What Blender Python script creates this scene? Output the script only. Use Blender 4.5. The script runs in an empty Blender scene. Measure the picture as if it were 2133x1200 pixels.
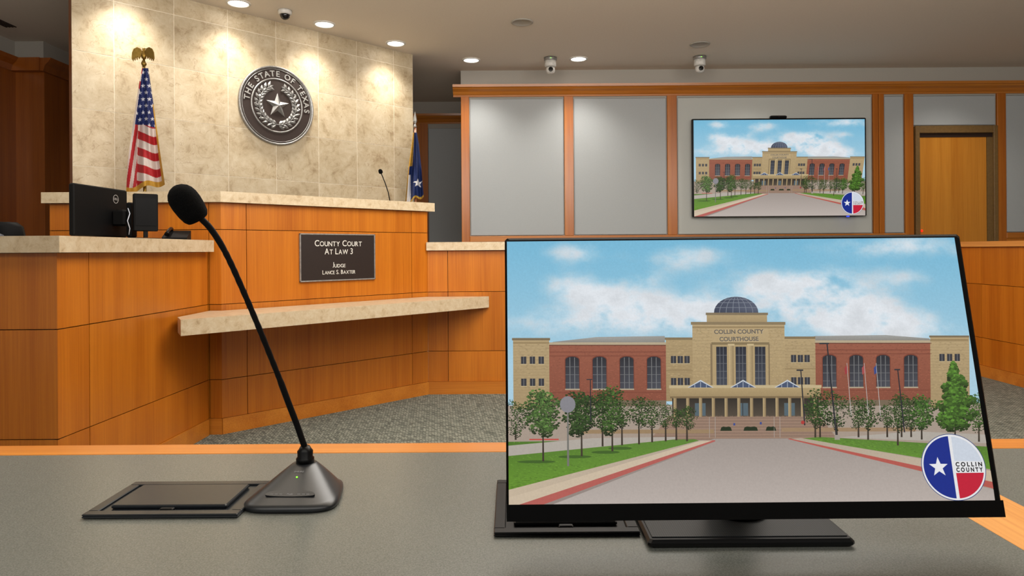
import bpy, math, random
import numpy as np
from mathutils import Matrix, Vector, noise
random.seed(7)
scene = bpy.context.scene
COL = scene.collection
F = 1422.0; CZ = 1.10; HOR = 522.0; ROLL = 0.0070

# ---------- survey helpers: measured photo coordinates -> metres ----------
def W(x, y, D):
    dx = x-1066; dy = HOR-y
    return Vector(((dx+dy*ROLL)/F*D, D, CZ+(dy-dx*ROLL)/F*D))
def G(x, y, z):
    dx = x-1066; dy = HOR-y
    t = (dy-dx*ROLL)/F
    D = (z-CZ)/t
    return Vector(((dx+dy*ROLL)/F*D, D, z))

def s2l(c):
    return tuple((v/255/12.92 if v/255 <= .04045 else ((v/255+.055)/1.055)**2.4) for v in c)

# ---------- materials ----------
def newmat(name):
    m = bpy.data.materials.new(name); m.use_nodes = True
    nt = m.node_tree
    return m, nt, nt.nodes['Principled BSDF']
def mat(name, rgb, rough=.5, metal=0, coat=0, emit=None, es=0, nscale=40, nvar=.12, bump=0, spec=.5):
    m, nt, b = newmat(name)
    N = nt.nodes; L = nt.links
    c = s2l(rgb)
    tc = N.new('ShaderNodeTexCoord'); no = N.new('ShaderNodeTexNoise'); no.inputs['Scale'].default_value = nscale
    no.inputs['Detail'].default_value = 4
    L.new(tc.outputs['Object'], no.inputs['Vector'])
    r = N.new('ShaderNodeValToRGB')
    r.color_ramp.elements[0].position = .3; r.color_ramp.elements[1].position = .7
    r.color_ramp.elements[0].color = (*[v*(1-nvar) for v in c], 1)
    r.color_ramp.elements[1].color = (*[min(1, v*(1+nvar)) for v in c], 1)
    L.new(no.outputs['Fac'], r.inputs['Fac']); L.new(r.outputs['Color'], b.inputs['Base Color'])
    b.inputs['Roughness'].default_value = rough; b.inputs['Metallic'].default_value = metal
    b.inputs['Coat Weight'].default_value = coat; b.inputs['Coat Roughness'].default_value = .15
    b.inputs['Specular IOR Level'].default_value = spec
    if emit:
        b.inputs['Emission Color'].default_value = (*s2l(emit), 1); b.inputs['Emission Strength'].default_value = es
    if bump:
        bp = N.new('ShaderNodeBump'); bp.inputs['Strength'].default_value = bump; bp.inputs['Distance'].default_value = .002
        L.new(no.outputs['Fac'], bp.inputs['Height']); L.new(bp.outputs['Normal'], b.inputs['Normal'])
    return m
def wood(name, c1, c2, axis='Z', rough=.34, coat=.2):
    m, nt, b = newmat(name); N = nt.nodes; L = nt.links
    tc = N.new('ShaderNodeTexCoord'); mp = N.new('ShaderNodeMapping')
    geo = N.new('ShaderNodeNewGeometry')
    sc = {'Z': (150, 150, 2.2), 'X': (2.2, 150, 150), 'Y': (150, 2.2, 150)}[axis]
    mp.inputs['Scale'].default_value = sc
    L.new(tc.outputs['Object'], mp.inputs['Vector'])
    off = N.new('ShaderNodeVectorMath'); off.operation = 'ADD'
    mul = N.new('ShaderNodeMath'); mul.operation = 'MULTIPLY'; mul.inputs[1].default_value = 37
    L.new(geo.outputs['Random Per Island'], mul.inputs[0])
    L.new(mp.outputs['Vector'], off.inputs[0]); L.new(mul.outputs[0], off.inputs[1])
    n1 = N.new('ShaderNodeTexNoise'); n1.inputs['Scale'].default_value = 1.0; n1.inputs['Detail'].default_value = 5; n1.inputs['Roughness'].default_value = .6
    L.new(off.outputs[0], n1.inputs['Vector'])
    n2 = N.new('ShaderNodeTexNoise'); n2.inputs['Scale'].default_value = .07; n2.inputs['Detail'].default_value = 3
    L.new(off.outputs[0], n2.inputs['Vector'])
    ad = N.new('ShaderNodeMath'); ad.operation = 'ADD'; 
    h = N.new('ShaderNodeMath'); h.operation = 'MULTIPLY'; h.inputs[1].default_value = .5
    L.new(n2.outputs['Fac'], h.inputs[0]); 
    h1 = N.new('ShaderNodeMath'); h1.operation = 'MULTIPLY'; h1.inputs[1].default_value = .5
    L.new(n1.outputs['Fac'], h1.inputs[0]); L.new(h.outputs[0], ad.inputs[0]); L.new(h1.outputs[0], ad.inputs[1])
    r = N.new('ShaderNodeValToRGB'); r.color_ramp.elements[0].position = .33; r.color_ramp.elements[1].position = .67
    r.color_ramp.elements[0].color = (*s2l(c1), 1); r.color_ramp.elements[1].color = (*s2l(c2), 1)
    L.new(ad.outputs[0], r.inputs['Fac'])
    hs = N.new('ShaderNodeHueSaturation'); mr = N.new('ShaderNodeMapRange')
    mr.inputs['To Min'].default_value = .92; mr.inputs['To Max'].default_value = 1.04
    L.new(geo.outputs['Random Per Island'], mr.inputs['Value']); L.new(mr.outputs[0], hs.inputs['Value'])
    L.new(r.outputs['Color'], hs.inputs['Color']); L.new(hs.outputs['Color'], b.inputs['Base Color'])
    b.inputs['Roughness'].default_value = rough; b.inputs['Coat Weight'].default_value = coat; b.inputs['Coat Roughness'].default_value = .2
    return m
def stone(name, cols, scale=4, rough=.35, veins=True):
    m, nt, b = newmat(name); N = nt.nodes; L = nt.links
    tc = N.new('ShaderNodeTexCoord'); geo = N.new('ShaderNodeNewGeometry')
    mul = N.new('ShaderNodeMath'); mul.operation = 'MULTIPLY'; mul.inputs[1].default_value = 53
    L.new(geo.outputs['Random Per Island'], mul.inputs[0])
    ad = N.new('ShaderNodeVectorMath'); ad.operation = 'ADD'
    L.new(tc.outputs['Object'], ad.inputs[0]); L.new(mul.outputs[0], ad.inputs[1])
    n1 = N.new('ShaderNodeTexNoise'); n1.inputs['Scale'].default_value = scale; n1.inputs['Detail'].default_value = 10; n1.inputs['Roughness'].default_value = .75; n1.inputs['Distortion'].default_value = .35
    L.new(ad.outputs[0], n1.inputs['Vector'])
    r = N.new('ShaderNodeValToRGB'); e = r.color_ramp.elements
    e[0].position = .3; e[0].color = (*s2l(cols[0]), 1); e[1].position = .66; e[1].color = (*s2l(cols[2]), 1)
    k = e.new(.46); k.color = (*s2l(cols[1]), 1)
    L.new(n1.outputs['Fac'], r.inputs['Fac'])
    out = r.outputs['Color']
    if veins:
        v = N.new('ShaderNodeTexNoise'); v.inputs['Scale'].default_value = scale*.9; v.inputs['Detail'].default_value = 6; v.inputs['Distortion'].default_value = 1.5
        L.new(ad.outputs[0], v.inputs['Vector'])
        s = N.new('ShaderNodeMath'); s.operation = 'SUBTRACT'; s.inputs[1].default_value = .6; L.new(v.outputs['Fac'], s.inputs[0])
        a = N.new('ShaderNodeMath'); a.operation = 'ABSOLUTE'; L.new(s.outputs[0], a.inputs[0])
        rr = N.new('ShaderNodeValToRGB'); rr.color_ramp.elements[0].color = (.5, .5, .5, 1); rr.color_ramp.elements[1].color = (0, 0, 0, 1)
        rr.color_ramp.elements[1].position = .012
        L.new(a.outputs[0], rr.inputs['Fac'])
        mx = N.new('ShaderNodeMixRGB'); mx.inputs['Color2'].default_value = (*s2l((140, 108, 72)), 1)
        L.new(rr.outputs['Color'], mx.inputs['Fac']); L.new(out, mx.inputs['Color1']); out = mx.outputs['Color']
    hs = N.new('ShaderNodeHueSaturation'); mr = N.new('ShaderNodeMapRange')
    mr.inputs['To Min'].default_value = .88; mr.inputs['To Max'].default_value = 1.03
    L.new(geo.outputs['Random Per Island'], mr.inputs['Value']); L.new(mr.outputs[0], hs.inputs['Value'])
    L.new(out, hs.inputs['Color']); L.new(hs.outputs['Color'], b.inputs['Base Color'])
    b.inputs['Roughness'].default_value = rough
    return m
def vcol(name, emis=0, rough=.5, grain=0):
    m, nt, b = newmat(name); N = nt.nodes; L = nt.links
    a = N.new('ShaderNodeAttribute'); a.attribute_name = 'Col'
    out = a.outputs['Color']
    if grain:
        tc = N.new('ShaderNodeTexCoord'); no = N.new('ShaderNodeTexNoise'); no.inputs['Scale'].default_value = grain; no.inputs['Detail'].default_value = 3; no.inputs['Roughness'].default_value = .7
        L.new(tc.outputs['Object'], no.inputs['Vector'])
        mr = N.new('ShaderNodeMapRange'); mr.inputs['From Min'].default_value = .3; mr.inputs['From Max'].default_value = .7; mr.inputs['To Min'].default_value = .95; mr.inputs['To Max'].default_value = 1.04
        L.new(no.outputs['Fac'], mr.inputs['Value'])
        vm = N.new('ShaderNodeVectorMath'); vm.operation = 'SCALE'; L.new(out, vm.inputs[0]); L.new(mr.outputs[0], vm.inputs['Scale']); out = vm.outputs[0]
    if emis:
        b.inputs['Base Color'].default_value = (.004, .004, .004, 1)
        L.new(out, b.inputs['Emission Color']); b.inputs['Emission Strength'].default_value = emis
        b.inputs['Specular IOR Level'].default_value = .25
    else:
        L.new(out, b.inputs['Base Color'])
    b.inputs['Roughness'].default_value = rough
    return m

M_WOOD = wood('honey_wood_vertical', (160, 84, 12), (193, 115, 28))
M_WOODX = wood('honey_wood_horizontal', (170, 95, 22), (206, 132, 46), 'X')
M_WOODY = wood('honey_wood_depth', (190, 118, 48), (224, 162, 86), 'Y')
M_WOODD = wood('reddish_wood', (130, 66, 16), (166, 92, 28))
M_GAP = mat('dark_joint', (40, 20, 6), .9)
M_TILE = stone('limestone_tile', [(156, 134, 102), (192, 174, 143), (210, 196, 169)], 7, .45)
M_GROUT = mat('pale_grout', (224, 213, 192), .8)
M_SLAB = stone('limestone_slab', [(164, 141, 108), (194, 175, 144), (208, 194, 167)], 22, .35, False)
M_PAINT = mat('warm_grey_wall_paint', (172, 167, 158), .8, nscale=120, nvar=.03)
M_FABRIC = mat('grey_fabric_panel', (172, 176, 178), .95, nscale=400, nvar=.1, bump=.1)
M_FABRIC2 = mat('pale_grey_panel', (188, 190, 186), .9, nscale=300, nvar=.05)
M_CEIL = mat('ceiling_paint', (226, 216, 203), .9, nscale=60, nvar=.02)
M_BLACK = mat('black_plastic', (7, 7, 8), .35, nscale=300, spec=.2)
M_BLACKM = mat('matte_black_plastic', (10, 10, 11), .6, nscale=300, spec=.15)
M_CHIN = mat('bezel_black', (4, 4, 4), .5, nscale=300, spec=.08)
M_PLATE = mat('charcoal_painted_metal', (38, 42, 46), .24, .3, nscale=200, nvar=.05)
M_MICB = mat('near_black_satin_plastic', (26, 29, 32), .33, .1, nscale=200, nvar=.05)
M_FOAM = mat('black_foam', (7, 7, 7), .95, nscale=900, nvar=.6, bump=1.0, spec=.12)
M_WHITE = mat('white_plastic', (215, 213, 208), .4)
M_SILVER = mat('brushed_pewter', (158, 157, 155), .42, .7, nscale=60, nvar=.2)
M_SEALBR = mat('dark_bronze', (48, 35, 30), .6, .15, nscale=80)
M_BRONZE = mat('plaque_bronze', (33, 23, 20), .5, .1, nscale=80)
M_GOLD = mat('aged_gold', (140, 112, 52), .42, .85)
M_DULLW = mat('letter_white', (206, 204, 198), .5)
M_LETS = mat('letter_pewter', (164, 163, 160), .5, .2)
M_MARK = mat('printed_marking', (120, 122, 126), .6)
M_FRAME = mat('olive_door_frame_paint', (118, 90, 50), .45)
M_DOOR = wood('maple_door', (190, 116, 28), (218, 146, 50))
M_GLOW = mat('lamp_diffuser', (255, 250, 240), .4, emit=(255, 248, 238), es=12)
M_GREEN = mat('green_led', (120, 255, 60), .4, emit=(120, 255, 40), es=2)
M_BLUE = mat('blue_led', (40, 60, 255), .4, emit=(40, 60, 255), es=3)
M_RED = mat('red_led', (255, 40, 20), .4, emit=(255, 30, 10), es=1.5)
M_DARKGL = mat('smoked_dome', (20, 20, 22), .08)
M_SCR = vcol('lit_display', .93, .35, 420)
M_SCR2 = vcol('lit_television', .95, .35, 110)
M_CLOTH = vcol('printed_flag_cloth', 0, .7)
M_CABLE = mat('white_cable', (190, 196, 210), .5)
M_BLUGR = mat('grey_blue_vinyl', (84, 94, 108), .5)

# desk laminate
def desk_mat():
    m, nt, b = newmat('grey_green_laminate'); N = nt.nodes; L = nt.links
    tc = N.new('ShaderNodeTexCoord')
    n = N.new('ShaderNodeTexNoise'); n.inputs['Scale'].default_value = 560; n.inputs['Detail'].default_value = 2
    L.new(tc.outputs['Object'], n.inputs['Vector'])
    r = N.new('ShaderNodeValToRGB'); r.color_ramp.elements[0].position = .3; r.color_ramp.elements[1].position = .7
    r.color_ramp.elements[0].color = (*s2l((86, 88, 83)), 1); r.color_ramp.elements[1].color = (*s2l((112, 114, 108)), 1)
    L.new(n.outputs['Fac'], r.inputs['Fac']); L.new(r.outputs['Color'], b.inputs['Base Color'])
    b.inputs['Roughness'].default_value = .27
    bp = N.new('ShaderNodeBump'); bp.inputs['Strength'].default_value = .15; bp.inputs['Distance'].default_value = .0005
    L.new(n.outputs['Fac'], bp.inputs['Height']); L.new(bp.outputs['Normal'], b.inputs['Normal'])
    return m
M_DESK = desk_mat()
def carpet_mat():
    m, nt, b = newmat('woven_carpet'); N = nt.nodes; L = nt.links
    tc = N.new('ShaderNodeTexCoord'); mp = N.new('ShaderNodeMapping'); mp.inputs['Rotation'].default_value = (0, 0, .785)
    L.new(tc.outputs['Object'], mp.inputs['Vector'])
    br = N.new('ShaderNodeTexBrick'); br.inputs['Scale'].default_value = 25; br.inputs['Mortar Size'].default_value = .05
    br.inputs['Color1'].default_value = (*s2l((150, 153, 140)), 1); br.inputs['Color2'].default_value = (*s2l((82, 87, 79)), 1)
    br.inputs['Mortar'].default_value = (*s2l((52, 56, 50)), 1); br.inputs['Brick Width'].default_value = .7; br.inputs['Row Height'].default_value = .28
    L.new(mp.outputs['Vector'], br.inputs['Vector'])
    n = N.new('ShaderNodeTexNoise'); n.inputs['Scale'].default_value = 110; n.inputs['Detail'].default_value = 3
    L.new(tc.outputs['Object'], n.inputs['Vector'])
    mx = N.new('ShaderNodeMixRGB'); mx.blend_type = 'OVERLAY'; mx.inputs['Fac'].default_value = .85
    L.new(br.outputs['Color'], mx.inputs['Color1']); L.new(n.outputs['Fac'], mx.inputs['Color2'])
    L.new(mx.outputs['Color'], b.inputs['Base Color'])
    b.inputs['Roughness'].default_value = .95
    bp = N.new('ShaderNodeBump'); bp.inputs['Strength'].default_value = .4; bp.inputs['Distance'].default_value = .004
    L.new(n.outputs['Fac'], bp.inputs['Height']); L.new(bp.outputs['Normal'], b.inputs['Normal'])
    return m
M_CARPET = carpet_mat()

# ---------- mesh builder ----------
class MB:
    def __init__(s): s.v = []; s.f = []; s.m = []; s.sm = []; s.mats = []; s.c = None
    def mi(s, mt):
        if mt not in s.mats: s.mats.append(mt)
        return s.mats.index(mt)
    def add(s, vs, fs, mt, M=None, smooth=False):
        o = len(s.v); k = s.mi(mt)
        for p in vs:
            p = Vector(p); s.v.append(M @ p if M else p)
        for f in fs: s.f.append([i+o for i in f]); s.m.append(k); s.sm.append(smooth)
        return s
    def box(s, x0, x1, y0, y1, z0, z1, mt, M=None, bev=0):
        if bev <= 0:
            vs = [(x, y, z) for z in (z0, z1) for x, y in ((x0, y0), (x1, y0), (x1, y1), (x0, y1))]
            return s.add(vs, [(3, 2, 1, 0), (4, 5, 6, 7), (0, 1, 5, 4), (1, 2, 6, 5), (2, 3, 7, 6), (3, 0, 4, 7)], mt, M)
        b = min(bev, (x1-x0)/2.01, (y1-y0)/2.01, (z1-z0)/2.01)
        rings = []
        for ins, z in ((b, z0), (0, z0+b), (0, z1-b), (b, z1)):
            a0, a1, c0, c1 = x0+ins, x1-ins, y0+ins, y1-ins
            rings.append([(a0+b, c0, z), (a1-b, c0, z), (a1, c0+b, z), (a1, c1-b, z), (a1-b, c1, z), (a0+b, c1, z), (a0, c1-b, z), (a0, c0+b, z)])
        return s.loft(rings, mt, M)
    def prism(s, pts, z0, z1, mt, M=None):
        n = len(pts)
        vs = [(x, y, z0) for x, y in pts]+[(x, y, z1) for x, y in pts]
        fs = [list(range(n))[::-1], list(range(n, 2*n))]+[(i, (i+1) % n, (i+1) % n+n, i+n) for i in range(n)]
        return s.add(vs, fs, mt, M)
    def profile(s, pts, x0, x1, mt, M=None):  # pts in (y,z)
        n = len(pts)
        vs = [(x0, y, z) for y, z in pts]+[(x1, y, z) for y, z in pts]
        fs = [list(range(n)), list(range(n, 2*n))[::-1]]+[(i, i+n, (i+1) % n+n, (i+1) % n) for i in range(n)]
        return s.add(vs, fs, mt, M)
    def loft(s, rings, mt, M=None, smooth=False, caps=True, closed=True):
        n = len(rings[0]); vs = [p for r in rings for p in r]; fs = []
        for j in range(len(rings)-1):
            for i in range(n if closed else n-1):
                k = (i+1) % n
                fs.append((j*n+i, j*n+k, (j+1)*n+k, (j+1)*n+i))
        s.add(vs, fs, mt, M, smooth)
        if caps:
            o = len(s.v)-len(vs); k = s.mi(mt)
            s.f.append([o+i for i in range(n)][::-1]); s.m.append(k); s.sm.append(False)
            s.f.append([o+(len(rings)-1)*n+i for i in range(n)]); s.m.append(k); s.sm.append(False)
        return s
    def lathe(s, prof, mt, M=None, n=32, smooth=True, caps=True):  # prof (r,z)
        rings = [[(r*math.cos(2*math.pi*i/n), r*math.sin(2*math.pi*i/n), z) for i in range(n)] for r, z in prof]
        return s.loft(rings, mt, M, smooth, caps)
    def tube(s, pts, rad, mt, n=12, caps=True):
        pts = [Vector(p) for p in pts]; rings = []; up = Vector((.3, 1, .1)).normalized()
        for i, p in enumerate(pts):
            t = (pts[min(i+1, len(pts)-1)]-pts[max(i-1, 0)]).normalized()
            a = t.cross(up).normalized(); b2 = t.cross(a).normalized()
            r = rad[i] if isinstance(rad, (list, tuple)) else rad
            rings.append([p+a*r*math.cos(2*math.pi*k/n)+b2*r*math.sin(2*math.pi*k/n) for k in range(n)])
        return s.loft(rings, mt, None, True, caps)
    def obj(s, name, parent=None, origin=None, fixn=True):
        me = bpy.data.meshes.new(name)
        xs = [p.x for p in s.v]; ys = [p.y for p in s.v]; zs = [p.z for p in s.v]
        o = Vector(((min(xs)+max(xs))/2, (min(ys)+max(ys))/2, min(zs))) if origin is None else Vector(origin)
        me.from_pydata([p-o for p in s.v], [], s.f)
        for m in s.mats: me.materials.append(m)
        me.polygons.foreach_set('material_index', s.m); me.polygons.foreach_set('use_smooth', s.sm)
        if s.c:
            at = me.color_attributes.new('Col', 'FLOAT_COLOR', 'POINT')
            at.data.foreach_set('color', [x for c in s.c for x in (*c, 1)])
        me.update()
        if fixn:
            import bmesh
            bm = bmesh.new(); bm.from_mesh(me); bmesh.ops.recalc_face_normals(bm, faces=bm.faces); bm.to_mesh(me); bm.free()
        ob = bpy.data.objects.new(name, me); COL.objects.link(ob); ob.location = o
        if parent: attach(ob, parent)
        return ob
# things are unrotated empties, so a part's local position is world position minus the empty's
def attach(ob, parent):
    p = Vector((0, 0, 0)); q = parent
    while q: p = p+Vector(q.location); q = q.parent
    ob.parent = parent; ob.location = Vector(ob.location)-p
def thing(name, label, cat, loc=(0, 0, 0), group=None):
    e = bpy.data.objects.new(name, None); COL.objects.link(e); e.location = loc; e.empty_display_size = .05
    return tag(e, label, cat, group)
def tag(o, label, cat, group=None):
    o['label'] = label; o['category'] = cat
    if group: o['group'] = group
    return o
def struct(o): o['kind'] = 'structure'; return o
def copy_tree(src, delta, group_label=None):
    new = src.copy(); COL.objects.link(new); new.location = src.location+Vector(delta)
    mp = {src: new}
    def rec(a):
        for ch in list(a.children):
            c = ch.copy(); COL.objects.link(c); c.parent = mp[a]; mp[ch] = c
            rec(ch)
    rec(src)
    return new
def glyphs(txt, size=1, bold=0, extr=0, sx=1):
    cu = bpy.data.curves.new('t', 'FONT'); cu.body = txt; cu.size = size; cu.offset = bold; cu.extrude = extr
    cu.align_x = 'CENTER'; cu.align_y = 'CENTER'
    ob = bpy.data.objects.new('t', cu); COL.objects.link(ob)
    dg = bpy.context.evaluated_depsgraph_get(); dg.update()
    me = bpy.data.meshes.new_from_object(ob.evaluated_get(dg))
    v = [(p.co.x*sx, p.co.y, p.co.z) for p in me.vertices]; f = [list(p.vertices) for p in me.polygons]
    bpy.data.objects.remove(ob); bpy.data.meshes.remove(me)
    return v, f

R2 = math.sqrt(.5)
def frame(ox, oy, ang, oz=0): return Matrix.Translation((ox, oy, oz)) @ Matrix.Rotation(ang, 4, 'Z')
def panels(mb, M, L, zs, xs, t=.06, wd=None, gap=.004, back=True, z0=None):
    wd = wd or M_WOOD
    xs = [0]+xs+[L]
    for i in range(len(xs)-1):
        for j in range(len(zs)-1):
            a = gap/2 if i else 0; b = gap/2 if i < len(xs)-2 else 0
            mb.box(xs[i]+a, xs[i+1]-b, 0, .012, zs[j]+gap/2, zs[j+1]-gap/2, wd, M)
    if back: mb.box(0.002, L-.002, .012, t, zs[0], zs[-1], M_GAP, M)

# ================= ROOM =================
CEIL = 3.33
mb = MB(); mb.box(-6, 8, -1.5, 10.5, -.1, 0, M_CARPET); struct(mb.obj('floor'))
mb = MB(); mb.box(-6, 8, -1.5, 10.5, CEIL, CEIL+.1, M_CEIL); struct(mb.obj('ceiling'))
WY = 8.45; k = WY/F
def WX(x): return (x-1066)*k
mb = MB(); mb.box(-.62, 8, WY, WY+.15, 0, CEIL, M_PAINT); struct(mb.obj('wall_back'))
mb = MB(); mb.box(-.62, -.5, WY+.15, 10.2, 0, CEIL, M_PAINT); struct(mb.obj('wall_recess'))
mb = MB(); mb.box(-6, -.5, 10.2, 10.35, 0, CEIL, M_PAINT); struct(mb.obj('wall_far'))
mb = MB(); mb.box(-5.35, -5.2, -1.5, 7.16, 0, CEIL, M_PAINT); struct(mb.obj('wall_left'))
mb = MB(); mb.box(-5.35, -4.9, 7.16, 10.2, 0, CEIL, M_PAINT); struct(mb.obj('wall_alcove'))
mb = MB(); mb.box(7.85, 8, -1.5, WY, 0, CEIL, M_PAINT); struct(mb.obj('wall_right'))
# crown mouldings
def crown(x0, x1, y, name, M=None, wd=M_WOODX, s=1):
    p = [(0, 0), (-.02, 0), (-.025, .02), (-.035, .03), (-.05, .06), (-.085, .085), (-.095, .1), (-.11, .105), (-.115, .135), (0, .135)]
    mb = MB(); mb.profile([(y+a, 3.0+b*s) for a, b in p], x0, x1, wd, M); return struct(mb.obj(name))
crown(WX(946), 7.85, WY, 'trim_1')
crown(-4.9, -.62, 10.2, 'trim_2', wd=M_WOODX)
# left wall crown + wood cladding
mb = MB()
mb.box(-5.2, -5.18, 6.9, 7.14, 0, 3.0, M_WOODD); mb.box(-5.2, -4.88, 7.14, 7.16, 0, 3.0, M_WOODD); mb.box(-4.9, -4.88, 7.16, 10.18, 0, 3.0, M_WOODD)
struct(mb.obj('trim_3'))
mb = MB()
p = [(0, 3.0), (.03, 3.0), (.05, 3.06), (.09, 3.1), (.11, 3.135), (0, 3.135)]
mb.add([(-5.2+a, y, z) for y in (-1.5, 7.1) for a, z in p], [list(range(6)), list(range(6, 12))]+[(i, (i+1) % 6, (i+1) % 6+6, i+6) for i in range(6)], M_WOODD)
mb.add([(-4.88+a, y, z) for y in (7.08, 10.1) for a, z in p], [list(range(6)), list(range(6, 12))]+[(i, (i+1) % 6, (i+1) % 6+6, i+6) for i in range(6)], M_WOODD)
mb.box(-5.2, -4.88, 7.06, 7.14, 3.0, 3.135, M_WOODD)
struct(mb.obj('trim_4'))
# far wall cladding
fk = 10.2/F
mb = MB(); mb.box((868-1066)*fk, (893-1066)*fk, 10.16, 10.2, 0, 3.0, M_WOOD); struct(mb.obj('trim_5'))
mb = MB(); mb.box((893-1066)*fk+.002, -.64, 10.17, 10.2, 1.2, 2.93, M_FABRIC, bev=.008); struct(mb.obj('trim_30'))  # grey fabric acoustic panel in the recess, not a trim piece
# stiles and rails of back wall
n = 6
ZT = 3.0
for a, b, z0 in ((962, 979, 0), (1176, 1195, 1.28), (1390, 1410, 1.28), (1817, 1828, 1.28), (1829, 1840, 1.28), (1883, 1901, .45), (2075, 2093, .45)):
    mb = MB(); mb.box(WX(a), WX(b), WY-.035, WY, z0, ZT, M_WOOD, bev=.004); struct(mb.obj('trim_%d' % n)); n += 1
mb = MB(); mb.box(WX(979), WX(1883), WY-.035, WY, 1.21, 1.28, M_WOODX, bev=.004); struct(mb.obj('trim_%d' % n)); n += 1
mb = MB(); mb.box(WX(2093), 7.85, WY-.035, WY, 1.21, 1.28, M_WOODX, bev=.004); struct(mb.obj('trim_%d' % n)); n += 1
mb = MB(); panels(mb, frame(WX(979), WY-.03, 0), WX(1883)-WX(979), [.02, .4, .8, 1.21], [1.3, 2.6, 3.9], .03); struct(mb.obj('trim_%d' % n)); n += 1
mb = MB(); panels(mb, frame(WX(2093), WY-.03, 0), 7.85-WX(2093), [.02, .4, .8, 1.21], [], .03); struct(mb.obj('trim_%d' % n)); n += 1
for a, b, m, lab in ((980.5, 1174.5, M_FABRIC, 'tall grey fabric acoustic panel between wood stiles'), (1196.5, 1388.5, M_FABRIC, 'tall grey fabric acoustic panel between wood stiles'),
               (1412, 1815, M_FABRIC2, 'wide pale grey panel that the wall television hangs on'), (1842, 1881, M_FABRIC, 'narrow grey fabric panel beside the door bay')):
    mb = MB(); mb.box(WX(a), WX(b), WY-.02, WY-.001, 1.285, 2.975, m, bev=.008)
    tag(mb.obj('acoustic_panel'), lab, 'wall panel', 'acoustic panels on the back wall')
mb = MB(); mb.box(WX(1903), WX(2073), WY-.02, WY-.001, 2.61, 2.975, M_FABRIC, bev=.008); tag(mb.obj('acoustic_panel'), 'short grey fabric panel above the door', 'wall panel', 'acoustic panels on the back wall')
mb = MB(); mb.box(WX(2095), 7.8, WY-.02, WY-.001, 1.285, 2.975, M_FABRIC, bev=.008); tag(mb.obj('acoustic_panel'), 'grey fabric panel past the door stile', 'wall panel', 'acoustic panels on the back wall')
# door
dr = thing('door_1', 'honey wood door in olive metal frame', 'door', ((WX(1903)+WX(2072))/2, WY-.02, .45)); struct(dr)
mb = MB(); a, b = WX(1903), WX(2073)
mb.box(a, a+.05, WY-.06, WY, .45, 2.6, M_FRAME, bev=.004); mb.box(b-.05, b, WY-.06, WY, .45, 2.6, M_FRAME, bev=.004); mb.box(b-.12, b-.05, WY-.03, WY, .45, 2.5, M_FRAME)
mb.box(a+.05, b-.05, WY-.06, WY, 2.51, 2.6, M_FRAME, bev=.004)
mb.box(a+.05, b-.05, WY-.035, WY, 2.46, 2.51, M_GAP)
o = mb.obj('door_frame', dr)
mb = MB(); mb.box(a+.055, b-.125, WY-.028, WY-.001, .45, 2.46, M_DOOR); mb.obj('door_leaf', dr)
P = W(1917, 481, 8.41); MB().box(P.x-.009, P.x+.009, WY-.075, WY-.058, P.z-.014, P.z+.014, M_RED, bev=.003).obj('indicator_light', dr)
# raised jury floor beyond right low wall
mb = MB(); mb.box(1.7, 7.8, 6.3, WY-.06, 0, .45, M_CARPET); tag(mb.obj('raised_platform'), 'carpeted raised platform behind the low wood wall', 'platform')

# ================= STONE FEATURE WALL =================
C = 8.86
def p45(x, c=C):
    Y = c/((2488-x)/F); return Y-c, Y
wx0, wy0 = p45(152); wx1, wy1 = p45(862)
MW = frame(wx0, wy0, math.pi/4)
Lw = math.hypot(wx1-wx0, wy1-wy0)
tw = C*.0365*math.sqrt(2)
def tpos(x): 
    X, Y = p45(x); return (Y-wy0)*math.sqrt(2)
mb = MB()
mb.box(0.01, Lw, .0125, .14, 0, CEIL, M_WOODD, MW)
xj = [0]+[tpos(q) for q in (240, 365, 477, 577, 665, 745, 822)]+[Lw]
Yd = C/((2488-365)/F)
z0 = CZ+(527-250)*Yd/F
zz = [z0+tw*i for i in range(-5, 6)]
zz = [0]+[z for z in zz if 0.05 < z < CEIL-.03]+[CEIL]
mb.box(.001, Lw-.001, .0012, .0124, .001, CEIL-.001, M_GROUT, MW)
for i in range(len(xj)-1):
    for j in range(len(zz)-1):
        mb.box(xj[i]+(.003 if i else 0), xj[i+1]-.003, 0, .012, zz[j]+.003, zz[j+1]-(.003 if j < len(zz)-2 else 0), M_TILE, MW)
struct(mb.obj('wall_stone'))

# ================= SEAL =================
sx, sy = p45(577); R = .378
sz = CZ+(525.4-221)*sy/F
MS = frame(sx, sy, math.pi/4, sz) @ Matrix.Rotation(math.pi/2, 4, 'X')  # local z toward viewer (-y)
seal = thing('state_seal', 'round bronze and pewter seal with star and wreath', 'wall seal', (sx+.02, sy-.02, sz-R))
mb = MB(); mb.lathe([(R-.03, 0.001), (R, .004), (R, .03), (R-.005, .035), (R-.014, .035), (R-.018, .026)], M_SILVER, MS, 72); mb.obj('rim', seal)
mb = MB(); mb.lathe([(R-.019, .002), (R-.019, .0262), (.01, .0262)], M_SEALBR, MS, 72, False); mb.obj('disc', seal)
mb = MB()
rr_ = .255
for rr, w in ((rr_, .008), (R-.030, .003)):
    prof = [(rr-w, .0265), (rr-w*.5, .033), (rr+w*.5, .033), (rr+w, .0265)]
    rings = [[(r*math.cos(2*math.pi*i/72), r*math.sin(2*math.pi*i/72), z) for i in range(72)] for r, z in prof]
    mb.loft(rings, M_SILVER, MS, True, False)
mb.obj('inner_ring', seal)
mb = MB(); txt = "THE STATE OF TEXAS"; tr = (rr_+R-.03)/2
wid = {'I': .5, ' ': .6, 'E': .85, 'T': .85, 'F': .85, 'S': .9, 'X': .95, 'O': 1.1, 'H': 1.05, 'A': 1.0}
tot = sum(wid.get(c, 1) for c in txt); a0 = math.radians(178); span = math.radians(186); acc = 0
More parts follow.
